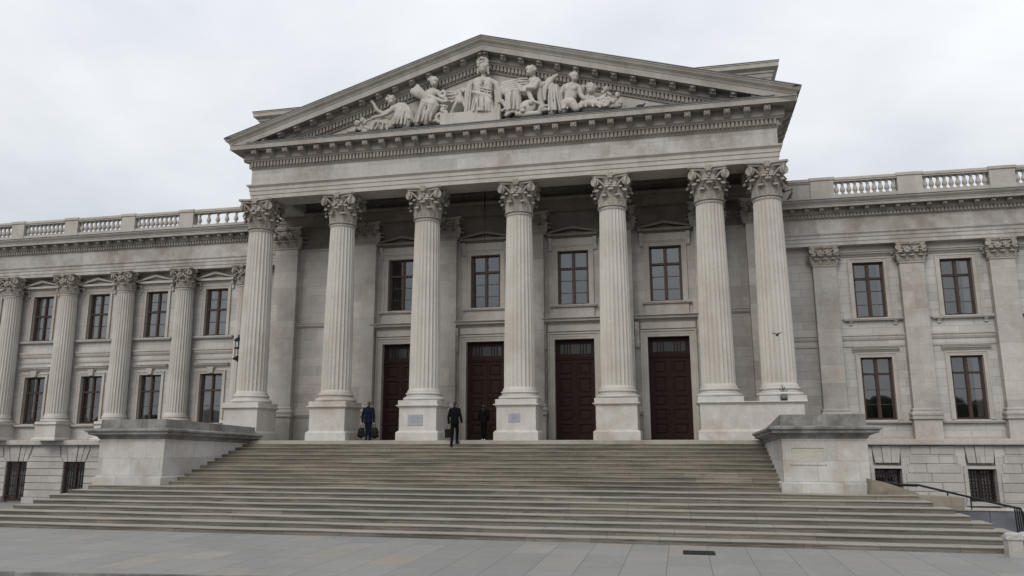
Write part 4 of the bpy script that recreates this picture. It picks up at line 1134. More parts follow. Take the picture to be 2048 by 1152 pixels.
# plaques on two pedestals
def plaque(x, z0, z1, w, label):
    o = empty('wall_plaque', (x, YC - .85, (z0 + z1) / 2), label, 'plaque', 'plaques on the column pedestals')
    m = MB(); m.bbox(x - w / 2, x + w / 2, YC - .878, YC - .845, z0, z1, .006); m.build('plate', M_plaque, o)
    l = MB(); rn = random.Random(int(w * 100))
    for i in range(6):
        zz = z1 - .07 - (z1 - z0 - .12) * i / 6; ww = w * rn.uniform(.22, .38); l.box(x - ww, x + ww, YC - .8805, YC - .876, zz - .012, zz + .008)
    l.build('relief', M_plaque_line, o)
a, b = at(816, 829, 32.15), at(845, 850.5, 32.15); plaque((a.x + b.x) / 2, b.z, a.z, b.x - a.x, 'larger grey metal plaque on the pedestal under the third column')
a, b = at(1017, 826.5, 32.15), at(1040, 843.5, 32.15); plaque((a.x + b.x) / 2, b.z, a.z, b.x - a.x, 'smaller grey metal plaque on the pedestal beside the hooded person')

# wall lantern on the last wing column
lx, ly = -22.31, 35.75
LN = empty('wall_lantern', (lx, ly, 4.0), 'black iron and glass wall lantern on the wing column next to the portico', 'lantern')
m = MB(); m.tube([(-22.55, 36.15, 4.25), (-22.42, 35.95, 4.05), (lx, ly, 4.12)], [.05, .045, .05], 8); m.lathe([(.02, 4.02), (.22, 4.10), (.24, 4.18), (.10, 4.24), (.05, 4.3)], lx, ly, 12); m.build('bracket', M_iron, LN, 40)
m = MB()
for i in range(6):
    an = i * PI / 3; m.tube([(lx + .16 * math.cos(an), ly + .16 * math.sin(an), 4.2), (lx + .16 * math.cos(an), ly + .16 * math.sin(an), 5.15)], .016, 6)
m.lathe([(.19, 4.66), (.2, 4.68), (.2, 4.72), (.19, 4.74)], lx, ly, 12); m.lathe([(.17, 5.05), (.23, 5.08), (.23, 5.12), (.14, 5.2), (.05, 5.26), (.04, 5.36), (.01, 5.42)], lx, ly, 12); m.build('cage', M_iron, LN, 40)
m = MB(); m.lathe([(.13, 4.74), (.135, 5.06)], lx, ly, 12); m.build('glass', M_bulb, LN, 40)

# pendant rod in the portico
PR = MB(); PR.tube([(-8.75, 34.3, 12.6), (-8.76, 34.3, 9.35)], .022, 8); PR.lathe([(.01, 9.2), (.05, 9.24), (.05, 9.33), (.02, 9.38)], -8.76, 34.3, 10); PR.lathe([(.12, 12.54), (.12, 12.6)], -8.75, 34.3, 10)
tag(PR.build('hanging_rod', M_iron, None, 40), 'thin black rod hanging from the dark portico ceiling above a window', 'hanging rod')

# floodlights
fx = at(1568, 800, 32.1)
FLD = empty('floodlight', (fx.x, 32.06, 1.52), 'small dark floodlight standing at the foot of the rightmost portico column', 'floodlight')
m = MB(); m.box(fx.x - .12, fx.x + .12, 32.06, 32.16, 1.53, 1.58); m.tube([(fx.x - .12, 32.1, 1.57), (fx.x - .12, 32.1, 1.70)], .014, 6); m.tube([(fx.x + .12, 32.1, 1.57), (fx.x + .12, 32.1, 1.70)], .014, 6); m.build('stand', M_iron, FLD)
m = MB(); m.hexa([(fx.x - .10, 32.0, 1.62), (fx.x + .10, 32.0, 1.62), (fx.x + .10, 32.16, 1.60), (fx.x - .10, 32.16, 1.60)], [(fx.x - .11, 32.02, 1.79), (fx.x + .11, 32.02, 1.79), (fx.x + .08, 32.17, 1.75), (fx.x - .08, 32.17, 1.75)]); m.build('housing', M_lamp_grey, FLD)
m = MB(); 
for q, (dx, h) in enumerate(((-.08, .2), (-.02, .36), (.03, .27), (.09, .15))): m.tube([(fx.x + dx * .6, 32.13, 1.8), (fx.x + dx, 32.14, 1.8 + h * .6), (fx.x + dx * 1.9, 32.15, 1.8 + h)], .013, 6)
m.build('cables', M_iron, FLD)
wx = at(1572, 388, 33.4)
CC = empty('wall_floodlight', (wx.x, 33.4, wx.z), 'dark floodlight on a bent arm beside the rightmost capital', 'floodlight')
m = MB(); m.tube([(wx.x - .25, 33.5, wx.z - .45), (wx.x - .12, 33.4, wx.z - .1), (wx.x + .02, 33.35, wx.z + .12)], .035, 7); m.build('arm', M_white, CC, 40)
m = MB(); m.tube([(wx.x - .12, 33.35, wx.z + .08), (wx.x + .26, 33.3, wx.z + .16), (wx.x + .12, 33.28, wx.z - .18)], .03, 6); m.hexa([(wx.x + .0, 33.2, wx.z - .3), (wx.x + .2, 33.2, wx.z - .2), (wx.x + .2, 33.4, wx.z - .2), (wx.x, 33.4, wx.z - .3)], [(wx.x + .1, 33.22, wx.z - .08), (wx.x + .26, 33.22, wx.z + .02), (wx.x + .26, 33.38, wx.z + .02), (wx.x + .1, 33.38, wx.z - .08)]); m.build('housing', M_iron, CC, 40)

# sandstone cheek, slate-clad low wall, handrail and post on the right
cy = 27.0
ck = MB(); pts = [at(px, py, cy) for px, py in ((1740, 958), (1771, 965), (1836, 986), (1838, 992), (1930, 996), (1930, 1020), (1740, 1020))]
ck.prism([(p.x, cy, p.z) for p in pts], (0, .7, 0)); tag(ck.build('cheek_wall', M_tan, None), 'low sandstone cheek wall sloping down from the panelled pier', 'low wall')
sy = 28.6
p1, p2 = at(1905, 1017, sy), at(2046, 1017, sy)
sw = empty('slate_wall', ((p1.x + p2.x) / 2, sy, -3.4), 'low wall clad in polished blue-grey slate below the right basement window', 'low wall')
n3 = 3
for i in range(n3):
    xa = p1.x + (p2.x + 1.2 - p1.x) * i / n3; xb = p1.x + (p2.x + 1.2 - p1.x) * (i + 1) / n3; m = MB(); m.bbox(xa + .006, xb - .006, sy, sy + .3, -3.6, p1.z - .06, .01); m.build('slab', M_blue, sw)
m = MB(); m.bbox(p1.x - .05, p2.x + 1.25, sy - .04, sy + .34, p1.z - .055, p1.z, .01); m.build('coping', M_trim, sw)
hy = 27.9
HR = empty('handrail', (10.5, hy, -3.2), 'black iron handrail descending in front of the right basement window', 'handrail')
m = MB(); m.tube([at(px, py, hy) for px, py in ((1768, 964), (1800, 969), (1836, 970), (1900, 985), (1960, 999), (2020, 1013), (2041, 1017), (2047, 1030), (2052, 1062))], .035, 8)
m.tube([at(px, py, hy) for px, py in ((1835, 972), (1812, 971), (1790, 972))], .03, 6); m.build('rail', M_iron, HR, 40)
for px, ya, yb3 in ((1895, 984, 1000), (1941, 995, 1019)):
    a, b = at(px, ya, hy), at(px, yb3, hy); m = MB(); m.tube([a, (a.x, hy, b.z)], .022, 6); m.build('baluster', M_iron, HR, 40)
for i in range(4):
    m = MB(); m.tube([at(2029 + 4.4 * i, 1016 + i * .8, hy), at(2036 + 4.6 * i, 1066 - i, hy)], .022, 6); m.build('baluster', M_iron, HR, 40)
py_ = 21.9
a, b = at(2021, 1076, py_), at(2044, 1115, py_); cx = (a.x + b.x) / 2
PO = empty('stone_post', (cx, py_, GROUND), 'short square stone post with a worn cap at the right end of the stairs', 'post')
m = MB(); m.bbox(cx - .17, cx + .17, py_ - .02, py_ + .32, GROUND - .1, GROUND + .42, .02); m.build('shaft', M_rust, PO)
m = MB(); m.bbox(cx - .2, cx + .2, py_ - .05, py_ + .35, GROUND + .42, GROUND + .5, .03); m.lathe([(.2, GROUND + .5), (.18, GROUND + .56), (.1, GROUND + .59), (.01, GROUND + .6)], cx, py_ + .15, 16); m.build('cap', M_rust, PO, 40)
a = at(2027, 1072, 24.6); wk = MB(); wk.bbox(a.x, a.x + 2.2, 24.6, 25.2, GROUND - .3, a.z - .02, .02); wk.hexa([(a.x + .2, 24.57, a.z - .02), (a.x + 2.2, 24.57, a.z - .02), (a.x + 2.2, 25.2, a.z - .02), (a.x + .2, 25.2, a.z - .02)], [(a.x + .45, 24.57, a.z + .06), (a.x + 2.2, 24.57, a.z + .07), (a.x + 2.2, 25.2, a.z + .07), (a.x + .45, 25.2, a.z + .06)])
tag(wk.build('kerb_wall', M_white, None), 'low white stone kerb block behind the short post at the right edge', 'low wall')

# birds
def bird(name, loc, label, flying, yaw=0):
    o = empty(name, loc, label, 'bird'); L = Vector(loc); m = MB(); RZ = Matrix.Rotation(yaw, 3, 'Z')
    def q(*p): return L + RZ @ Vector(p)
    m.cap(q(-.12, 0, .0), q(.1, 0, .02 if flying else .07), .045, .06); m.cap(q(.1, 0, .03 if flying else .08), q(.19, 0, .04 if flying else .16), .045, .036); m.cap(q(.21, 0, .04 if flying else .16), q(.25, 0, .03 if flying else .15), .014, .006); m.cap(q(-.14, 0, 0), q(-.27, 0, -.01 if flying else -.03), .035, .02)
    b = remeshed(m, 'body', M_feather, .012, o, 2)
    for s in (-1, 1):
        w = MB()
        if flying:
            pts = [(.08, s * .03, .03), (-.09, s * .03, .03), (-.10, s * .10, .06), (-.08, s * .165, .065), (-.02, s * .185, .065), (.07, s * .11, .06)]
            w.prism([q(*p) for p in pts], RZ @ Vector((0, 0, .014)))
        else:
            w.ell(q(-.05, s * .055, .045), (.14, .018, .05), 10, 6)
        w.build('wing', M_feather, o, 40)
    return o
p = at(1554, 670, 30.5); bird('pigeon', p, 'dark pigeon flying in front of the rightmost column', True, R(80))
p = at(1281, 209, 31.75); bird('pigeon', (p.x, 31.75, 14.24), 'dark pigeon perched on the pediment ledge right of the sculptures', False, R(20))

# ================================================================== PEDIMENT STATUES (surveyed on the ledge plane)
YS = 31.88
PX = (at(968, 180, YS) - at(967, 180, YS)).length * 1.03
class Fig:
    def __init__(s): s.m = MB()
    def P(s, x, y, d=0.): v = at(x, y, YS); return Vector((v.x, YS + d, v.z))
    def C(s, *pts):
        for a, b in zip(pts[:-1], pts[1:]):
            a = tuple(a) + (0,) * (4 - len(a)); b = tuple(b) + (0,) * (4 - len(b))
            s.m.cap(s.P(a[0], a[1], a[3]), s.P(b[0], b[1], b[3]), a[2] * PX, b[2] * PX)
        return s
    def E(s, x, y, rx, ry, d=0., rd=None, ang=0.):
        s.m.ell(s.P(x, y, d), (rx * PX, (rd if rd else min(rx, ry)) * PX, ry * PX), 14, 9, Matrix.Rotation(R(ang), 3, 'Y')); return s
    def folds(s, x0, y0, x1, y1, bx0, bx1, n, d=-.22, r=1.5, jit=1.5, seed=1):
        """drapery: ridges fanning from the line (x0..x1 at y0) to (bx0..bx1 at y1)"""
        rn = random.Random(seed)
        n = max(3, int(n * .62)); r *= 1.15
        for i in range(n):
            t = (i + .5) / n; xa = x0 + (x1 - x0) * t; xb = bx0 + (bx1 - bx0) * t
            md = (xa * .5 + xb * .5) + rn.uniform(-jit, jit)
            q = math.sqrt(max(.03, 1 - (.95 * (2 * t - 1)) ** 2)); dd = d * q
            s.C((xa, y0 + rn.uniform(0, 5), r * .7, dd * .95 - .02), (md, (y0 + y1) / 2, r * 1.1, dd * 1.12 - .03), (xb + rn.uniform(-jit, jit), y1, r * rn.uniform(1.1, 1.6), dd * 1.15 - .04))
        return s
    def head(s, x, y, r, face=0, hair=True, d=-.1, seed=1, bun=0):
        """face: -1 looks left, 0 front, 1 right"""
        s.E(x, y, r * .78, r, d, r * .85)
        s.E(x + face * r * .25, y + r * .35, r * .52, r * .6, d - .06, r * .6)          # jaw
        s.C((x + face * r * .72, y - r * .05, r * .14, d - .13 + abs(face) * .05), (x + face * r * .86, y + r * .26, r * .19, d - .17 + abs(face) * .06))   # nose
        s.C((x - r * .28 + face * r * .5, y + r * .55, r * .1, d - .16), (x + r * .22 + face * r * .5, y + r * .55, r * .1, d - .16))         # mouth
        for e in (-1, 1): s.C((x + face * r * .45 + e * r * .32 - r * .1, y - r * .12, r * .13, d - .19), (x + face * r * .45 + e * r * .32 + r * .1, y - r * .12, r * .13, d - .19))  # brows
        if hair:
            rn = random.Random(seed)
            for i in range(16):
                a = rn.uniform(0, PI); xx = x - face * r * .3 + math.cos(a) * r * .85; yy = y - r * .25 - math.sin(a) * r * .72
                s.E(xx, yy, r * .28, r * .24, d + rn.uniform(-.05, .08), r * .3)
            if bun: s.E(x + bun * r * .95, y - r * .2, r * .42, r * .4, d)
        return s
    def build(s, name, label, cat='statue', vox=.019, parent=None, smooth=1):
        o = remeshed(s.m, name, M_statue, vox, parent, smooth)
        if label: tag(o, label, cat, 'sculptures in the pediment')
        return o

rn = random.Random(77)
for x0_, x1_, n_, lab in ((705, 880, 50, 'rough carved rocks behind the statues left of the crowned woman'), (1006, 1236, 66, 'rough carved rocks behind the statues right of the crowned woman')):
    f = Fig(); f.C((x0_, 262.5 - .0912 * (x0_ - 697), 3, .3), (x1_, 262.5 - .0912 * (x1_ - 697), 3, .3))
    for i in range(n_ + 10):
        x = x0_ + (x1_ - x0_) * rn.random() if i >= n_ else x0_ + (x1_ - x0_) * (i + rn.random()) / n_; led = 263 - .0912 * (x - 697); hh = 16 * (1 - abs(x - 968) / 290) + 3
        if i < n_: f.E(x, led - rn.uniform(0, hh), rn.uniform(2.5, 5), rn.uniform(2.5, 5), rn.uniform(.15, .40), rn.uniform(3, 6), rn.uniform(0, 90))
        else: f.C((x, led - 1, rn.uniform(1.6, 2.4), .25), (x + rn.uniform(-6, 6), led - hh * .5, 2, rn.uniform(.1, .25)), (x + rn.uniform(-10, 10), led - hh, 1.2, .3))
    f.build('carved_rock_base', lab, 'carving', .024)
# central crowned woman on her plinth
f = Fig()
f.head(967, 139.5, 10.6, .15, False, -.12)
for i in range(14):
    a = PI * i / 13; f.E(967 + math.cos(a) * 9.6, 134 - math.sin(a) * 8, 3.2, 3.0, -.05 - .06 * (i % 2), 3.6)
rn = random.Random(4)
for i in range(18):
    a = PI * (i + .5) / 18; f.E(966.5 + math.cos(a) * 10.2, 127.5 - math.sin(a) * 8.5 + rn.uniform(-1, 1), 2.8, 3.6, -.12 + rn.uniform(-.05, .1), 2.6, rn.uniform(-50, 50))
for x in (957, 977):
    for i in range(4): f.E(x + rn.uniform(-1.5, 1.5), 137 + i * 3.6, 2.6, 2.4, -.06, 2.6)
f.C((967, 148, 4.6), (967, 158, 5.2)).C((945, 165, 5.6, .05), (956, 161, 6.4), (978, 161, 6.4), (990, 166, 5.6, .05))
f.C((957, 168, 9, -.03), (958, 182, 9, -.03), (960, 196, 10)).C((977, 168, 9, -.03), (976, 182, 9, -.03), (974, 196, 10)).E(959, 172, 6, 5, -.16, 4).E(976, 172, 6, 5, -.16, 4)
f.C((960, 198, 11), (957, 228, 14)).C((974, 198, 11), (979, 228, 14)).C((967, 200, 11, -.1), (967, 228, 12, -.08))
f.C((976, 198, 7, -.18), (980, 211, 6.5, -.26), (978, 228, 7, -.2))
f.C((942, 167, 6.2, .02), (936, 184, 6.2, -.02), (935, 202, 6, -.04), (936, 226, 7, 0)).C((994, 169, 6.2), (999, 186, 5.2, -.06), (1001, 200, 4.2, -.12), (1000, 207, 3.6, -.16))
f.C((945, 176, 7, .12), (942, 200, 8, .1), (941, 228, 8, .08)).C((992, 176, 6, .12), (995, 202, 7, .12), (996, 228, 8, .1))
f.folds(950, 190, 984, 228, 944, 990, 13, -.34, 1.5, 1.6, 3).folds(937, 166, 946, 226, 930, 942, 5, -.14, 1.4, .8, 5).folds(990, 180, 1000, 227, 990, 1004, 4, -.1, 1.4, .8, 6)
for i in range(4): f.C((950 + i, 170 + i * 4, 1.3, -.2), (964, 181 + i * 5, 1.6, -.32), (984, 184 + i * 5, 1.4, -.24))
f.C((948, 188, 2.6, -.24), (966, 195, 3, -.34), (985, 199, 2.6, -.26))
cw = f.build('crowned_woman_statue', 'tall crowned woman statue in draped robe, centre of the pediment', vox=.017)
m = MB(); a, b = at(884, 247, YS), at(1003, 226, YS)
zb_, zt_ = 14.16, at(960, 226.5, YS).z
m.bbox(a.x, b.x, YS - .34, YS + .42, zb_, zt_, .02); m.build('plinth', M_statue, cw)
m = MB(); c = at(884, 238, YS)
sp = spiral_pts((c.x, 0, c.z), Vector((1, 0, 0)), Vector((0, 0, 1)), .34, 1.6, 24, 1)
m.tube([(p.x, YS - .2, p.z) for p in sp], [.12 * (1 - .4 * i / 24) for i in range(25)], 8); m.tube([(p.x, YS + .1, p.z) for p in sp], .1, 8); m.build('scroll', M_statue, cw, 50)

# eagle with spread wing to her left
f = Fig()
f.C((920, 184, 3, -.05), (921, 194, 4.5, -.05), (922, 204, 6, -.05)).C((920, 184, 3, -.06), (916, 186, 1.4, -.08)).E(920, 182, 3.4, 3, -.06)
for i in range(6):
    t = i / 5; f.C((918 - t * 3, 196 + t * 2, 3.2, -.05 + .02 * i), (911 - t * 4, 212 + t * 2, 3, -.08 + .02 * i), (902 + t * 6, 229 - t * 3, 2, -.08 + .02 * i))
for i in range(6):
    t = i / 5; f.C((924 + t * 3, 196 + t, 3.2, -.04 + .02 * i), (929 + t * 3, 210, 3, -.06 + .02 * i), (936 - t * 3, 227 - t * 3, 2, -.06 + .02 * i))
f.C((890, 186, 2.5, .2), (906, 188, 4, .12), (922, 183, 4, .12), (938, 170, 3, .2)).C((888, 178, 2, .3), (908, 181, 4, .22), (926, 174, 4, .25)).C((905, 206, 2.4, -.1), (915, 198, 2.2, -.1)).C((890, 196, 2, -.05), (905, 197, 2.4, -.05), (917, 192, 2, -.05)).C((892, 203, 2, -.05), (906, 203, 2, -.05))
f.build('eagle_statue', 'carved eagle with lowered wings beside the crowned woman statue')

# figure with a sheaf
f = Fig()
f.head(870, 167, 10, .55, True, -.15, 7)
f.C((869, 175, 4.2), (865, 182, 5)).C((857, 187, 6, -.05), (866, 184, 7, -.08), (878, 188, 6, -.05)).C((865, 190, 9.5, -.08), (861, 202, 9, -.05), (855, 210, 9.5, 0))
f.C((858, 187, 5.4, -.1), (862, 197, 4.6, -.2), (878, 204, 4, -.28), (891, 209, 3.6, -.3), (898, 208, 2.6, -.3)).C((879, 189, 5, -.05), (886, 197, 4.4, -.16), (896, 203, 3.2, -.2))
f.C((849, 205, 9, .02), (843, 226, 8, -.02), (836, 246, 8, 0)).C((858, 208, 9, -.1), (869, 213, 9, -.24), (862, 230, 7.5, -.2), (855, 247, 7, -.12))
f.C((869, 209, 10, -.18), (874, 216, 8, -.2), (860, 240, 7, -.16))
f.folds(844, 204, 858, 247, 826, 852, 6, -.16, 1.5, 1.5, 6).folds(858, 214, 874, 247, 846, 868, 6, -.32, 1.4, 1.2, 8)
for i in range(9):
    t = i / 8; f.C((855 + t * 3, 203 - t * 8, 2.2, -.12), (840 + t * 6, 190 - t * 7, 2.6, -.12 - .05 * math.sin(t * PI)), (826 + t * 10, 184 - t * 12, 3.0, -.06))
f.C((828, 184, 8, .0), (848, 194, 8, .02)).C((885, 190, 3, -.2), (889, 186, 3.4, -.2), (894, 190, 3, -.2), (891, 198, 4, -.2), (885, 198, 3, -.2))
f.build('sheaf_bearer_statue', 'statue of a striding figure carrying a sheaf on the shoulder')
# child at its feet
f = Fig(); f.head(890, 219, 8, .3, True, -.15, 12); f.C((886, 226, 5), (880, 236, 7), (872, 244, 7)).C((884, 229, 3, -.12), (893, 236, 2.6, -.2)).C((876, 240, 4, -.12), (868, 246, 3, -.1)); f.folds(868, 230, 884, 246, 860, 884, 4, -.14, 1.3, 1, 3)
f.build('child_statue', 'small carved child at the feet of the sheaf bearer statue')

# kneeling woman with raised arm
f = Fig()
f.head(785, 203, 9.5, .5, True, -.12, 3, -1)
f.C((788, 211, 4.2), (792, 216, 5)).C((786, 218, 6, -.05), (800, 213, 8), (812, 217, 8)).C((795, 219, 9, -.05), (806, 226, 10, -.02), (812, 238, 10)).C((806, 214, 9), (819, 226, 8), (823, 240, 7), (816, 238, 6, -.05))
f.C((786, 221, 5, -.1), (776, 231, 4, -.18), (762, 236, 3.4, -.2), (753, 238, 3, -.22)).C((781, 220, 5, .05), (766, 227, 4.2, .02), (754, 220, 3.6, 0), (748, 208, 2.8, 0), (743, 203, 2.6, 0))
for d_ in ((740, 199), (744, 198), (748, 200)): f.C((744, 204, 1.6, 0), (*d_, .9, 0))
f.C((802, 226, 10, -.1), (798, 240, 9.5, -.18), (786, 254, 7, -.14)).C((814, 236, 10), (812, 252, 9)).C((798, 244, 8, -.1), (780, 256, 5, -.1))
f.folds(800, 222, 818, 253, 782, 816, 9, -.26, 1.6, 1.5, 2).folds(804, 212, 822, 240, 812, 826, 4, -.14, 1.5, 1, 9)
f.build('kneeling_woman_statue', 'kneeling woman statue with one arm raised to the left')
# reclining drapery and putto, far left
f = Fig(); f.head(727, 244, 6, -.3, True, -.1, 21); f.C((728, 250, 4), (733, 256, 5), (746, 260, 5), (764, 257, 5), (778, 254, 5)).C((745, 258, 5, -.1), (752, 246, 4.5, -.12), (766, 246, 4, -.1), (780, 250, 4)).C((730, 250, 2.6, -.12), (738, 243, 2.2, -.15), (746, 240, 2.2, -.1)).E(748, 238, 4, 4, -.1, 4).C((733, 262, 4), (725, 263, 4))
f.folds(748, 244, 780, 262, 740, 782, 7, -.16, 1.5, 2, 5); f.C((768, 240, 5), (782, 248, 6), (776, 254, 5))
f.build('reclining_youth_statue', 'reclining draped youth statue at the feet of the kneeling woman')
f = Fig(); f.head(716, 250, 6.6, -.2, True, -.1, 31); f.C((714, 257, 4), (708, 262, 5), (700, 263, 4)).C((716, 257, 3, -.1), (722, 261, 3, -.1)).C((700, 263, 3), (695, 264, 2))
f.build('putto_statue', 'small carved putto, leftmost of the pediment sculptures')

# right side: stooping draped figure
f = Fig()
f.head(1062, 145, 10, -.5, True, -.15, 9, .9)
f.C((1066, 153, 4.4), (1070, 160, 5.5)).C((1064, 163, 6, -.1), (1074, 162, 7), (1079, 172, 7)).C((1070, 166, 8, -.08), (1064, 178, 9, -.08), (1052, 184, 10, -.05)).C((1052, 182, 10), (1036, 180, 9), (1020, 184, 8))
f.C((1018, 184, 9), (1020, 204, 9), (1018, 222, 9)).C((1034, 184, 8, -.05), (1036, 204, 8, -.05), (1036, 222, 8)).C((1010, 172, 6, .05), (1002, 180, 7, .04), (1008, 186, 6, .02))
f.C((1076, 168, 5, -.16), (1071, 180, 4.4, -.24), (1058, 181, 3.6, -.3)).C((1058, 186, 5, -.1), (1063, 198, 4.4, -.16), (1068, 206, 3.4, -.18))
f.C((1078, 168, 5, .02), (1080, 190, 6, .02), (1084, 214, 7, .02))
for i in range(5): f.C((1002 + i, 170 + i * 3, 1.8, -.05), (1020, 168 + i * 4, 2, -.16), (1040, 162 + i * 5, 2, -.2), (1056, 160 + i * 5, 1.6, -.15))
f.folds(1012, 188, 1042, 222, 1008, 1042, 8, -.2, 1.6, 1.2, 4); f.C((1040, 176, 3, -.2), (1044, 186, 3, -.26), (1052, 187, 3, -.26), (1054, 176, 3, -.2))
f.C((1006, 166, 4, .05), (1030, 162, 4.5, .04), (1050, 160, 4, .02))
f.build('stooping_figure_statue', 'stooping draped figure statue leaning left over a carved shield')
# shield and helmet below
f = Fig(); f.E(1056, 216, 17, 13, -.15, 5, -18); f.E(1050, 219, 4, 4, -.32, 3).E(1064, 210, 5, 5, -.32, 3).E(1048, 227, 5, 4, -.3, 4)
f.C((1066, 206, 3, -.2), (1078, 210, 2.6, -.22), (1090, 216, 2.6, -.2), (1098, 214, 2, -.2)).E(1084, 219, 6, 5.5, -.16, 5).C((1080, 224, 4, -.15), (1094, 222, 3.4, -.15)).C((1036, 230, 5, -.1), (1050, 232, 5, -.15), (1080, 228, 5, -.1))
f.C((1014, 232, 4, -.1), (1024, 226, 3, -.15), (1034, 226, 2.6, -.15)).C((1006, 206, 4.2, -.2), (1011, 214, 3, -.2), (1018, 224, 2.4, -.2)).C((1004, 224, 3, -.1), (1014, 218, 2.6, -.12))
f.build('shield_carving', 'carved oval shield and trophies lying below the stooping figure statue', 'carving')
# draped standing figure with bent arm
f = Fig()
f.head(1086, 168, 6, .2, True, .12, 41); f.C((1100, 170, 8, .02), (1108, 184, 9, 0), (1106, 204, 8.5), (1104, 224, 8)).C((1092, 181, 5, -.1), (1098, 170, 5.2, -.1), (1106, 158, 4.6, -.08), (1114, 152, 3.4, -.06)).C((1091, 181, 4.8, -.12), (1090, 192, 3.8, -.14), (1091, 202, 3, -.16))
f.C((1098, 160, 7, .1), (1086, 176, 6, .12), (1084, 190, 6, .1)).C((1112, 176, 7), (1118, 200, 6), (1122, 222, 6))
f.folds(1098, 172, 1116, 224, 1096, 1124, 8, -.2, 1.5, 1.4, 14)
f.build('draped_figure_statue', 'draped standing statue with one bare arm bent up behind its shoulder')
# seated nude man
f = Fig()
f.head(1150, 157, 9.5, .45, True, -.12, 15)
f.C((1149, 166, 4.4), (1146, 171, 5.2)).C((1131, 175, 6.4, -.02), (1146, 171, 7), (1158, 177, 6.4, -.05)).C((1140, 178, 10, -.08), (1140, 192, 9.5, -.06), (1138, 204, 10.5)).C((1149, 180, 8, -.08), (1146, 194, 8, -.05))
f.E(1137, 181, 6, 5, -.22, 4).E(1149, 181, 6, 5, -.22, 4)
f.C((1127, 177, 5.4), (1121, 190, 4.8, .02), (1122, 206, 4, .02), (1124, 218, 3.4, 0)).C((1160, 180, 5.2, -.08), (1163, 193, 4.6, -.12), (1170, 201, 4, -.2), (1178, 204, 3.2, -.22))
f.C((1136, 206, 10, -.02), (1145, 210, 9, -.24), (1154, 222, 6.6, -.28)).C((1130, 208, 9), (1128, 220, 8))
f.folds(1126, 204, 1146, 220, 1122, 1140, 6, -.16, 1.6, 1, 11)
f.C((1166, 174, 6, .06), (1163, 184, 6, .06))
f.build('seated_man_statue', 'seated bare-chested man statue right of the draped figure')
# reclining woman
f = Fig()
f.head(1183, 181, 11, -.15, True, -.16, 17, .3)
f.C((1180, 190, 4.6, -.1), (1176, 197, 6)).C((1174, 199, 7.5, -.06), (1178, 208, 8, -.08), (1188, 213, 7.5)).C((1184, 198, 5, -.1), (1192, 203, 4, -.14), (1203, 198, 3.4, -.1), (1210, 194, 2.8, -.1)).C((1168, 198, 4.6), (1163, 207, 4), (1160, 214, 3.4))
f.C((1162, 214, 7, -.1), (1176, 210, 7.5, -.18), (1190, 211, 7, -.16), (1208, 213, 4.6, -.12)).C((1166, 219, 5), (1198, 217, 5), (1212, 215, 3.6))
f.folds(1162, 207, 1196, 219, 1156, 1206, 8, -.26, 1.5, 2, 13)
f.build('reclining_woman_statue', 'reclining woman statue with curled hair beside the seated man')
# cornucopia and putti at the right end
f = Fig()
sp = [(1209 + 10 * (1 - .45 * i / 20) * math.cos(i * .36), 206 + 10 * (1 - .45 * i / 20) * math.sin(i * .36)) for i in range(21)]
for a, b in zip(sp[:-1], sp[1:]): f.C((*a, 2.8, -.16), (*b, 2.8, -.16))
f.E(1208, 206, 4, 4, -.14, 4); f.C((1218, 197, 5), (1228, 205, 6), (1232, 212, 5)).C((1216, 214, 4), (1240, 211, 4))
f.build('coiled_horn_carving', 'carved coiled horn of plenty right of the reclining woman', 'carving')
f = Fig(); f.head(1213, 181, 6, .2, True, -.1, 51); f.E(1206, 186, 4, 4, -.05); f.C((1213, 187, 3.4), (1208, 193, 4), (1202, 196, 4)).C((1216, 188, 3, -.1), (1222, 192, 2.4, -.1))
f.build('putto_statue', 'small carved putto perched above the coiled horn')
f = Fig(); f.head(1236, 193, 5.6, .3, True, -.1, 61); f.C((1235, 199, 3.4), (1236, 206, 5), (1234, 212, 5)).C((1240, 200, 2.6, -.08), (1243, 208, 2.4, -.1)).C((1231, 201, 2.6, -.1), (1227, 207, 2.2, -.14)).C((1222, 196, 4, .05), (1230, 202, 4, .05))
f.build('putto_statue', 'small carved putto, rightmost of the pediment sculptures')

# ================================================================== PEOPLE
def hand(mb, w, d, side, s=1.0, curl=.6):
    """palm, four bent fingers of unequal length and a thumb; w wrist point, d direction of the fingers"""
    w = Vector(w); d = Vector(d).normalized(); ax = Vector((0, 1, 0)) if abs(d.y) < .8 else Vector((1, 0, 0)); inw = d.cross(ax).normalized() * side
    ax = (ax - d * ax.dot(d)).normalized()
    mb.cap(w, w + d * .05 * s, .026, .034); mb.cap(w + d * .05 * s - ax * .018, w + d * .05 * s + ax * .018, .024, .024)
    for i, L in enumerate((.062, .072, .068, .054)):
        b = w + d * .078 * s + ax * (.030 - .020 * i); m_ = b + (d + inw * curl * .3).normalized() * L * .5; e_ = m_ + (d * .7 + inw * curl).normalized() * L * .5
        mb.cap(b, m_, .0105, .010, 8); mb.cap(m_, e_, .010, .008, 8)
    t0 = w + d * .025 + ax * .028; t1 = t0 + (d * .6 + ax * .7 + inw * .2).normalized() * .035; mb.cap(t0, t1, .013, .011, 8); mb.cap(t1, t1 + (d + inw * .3).normalized() * .03, .011, .009, 8)
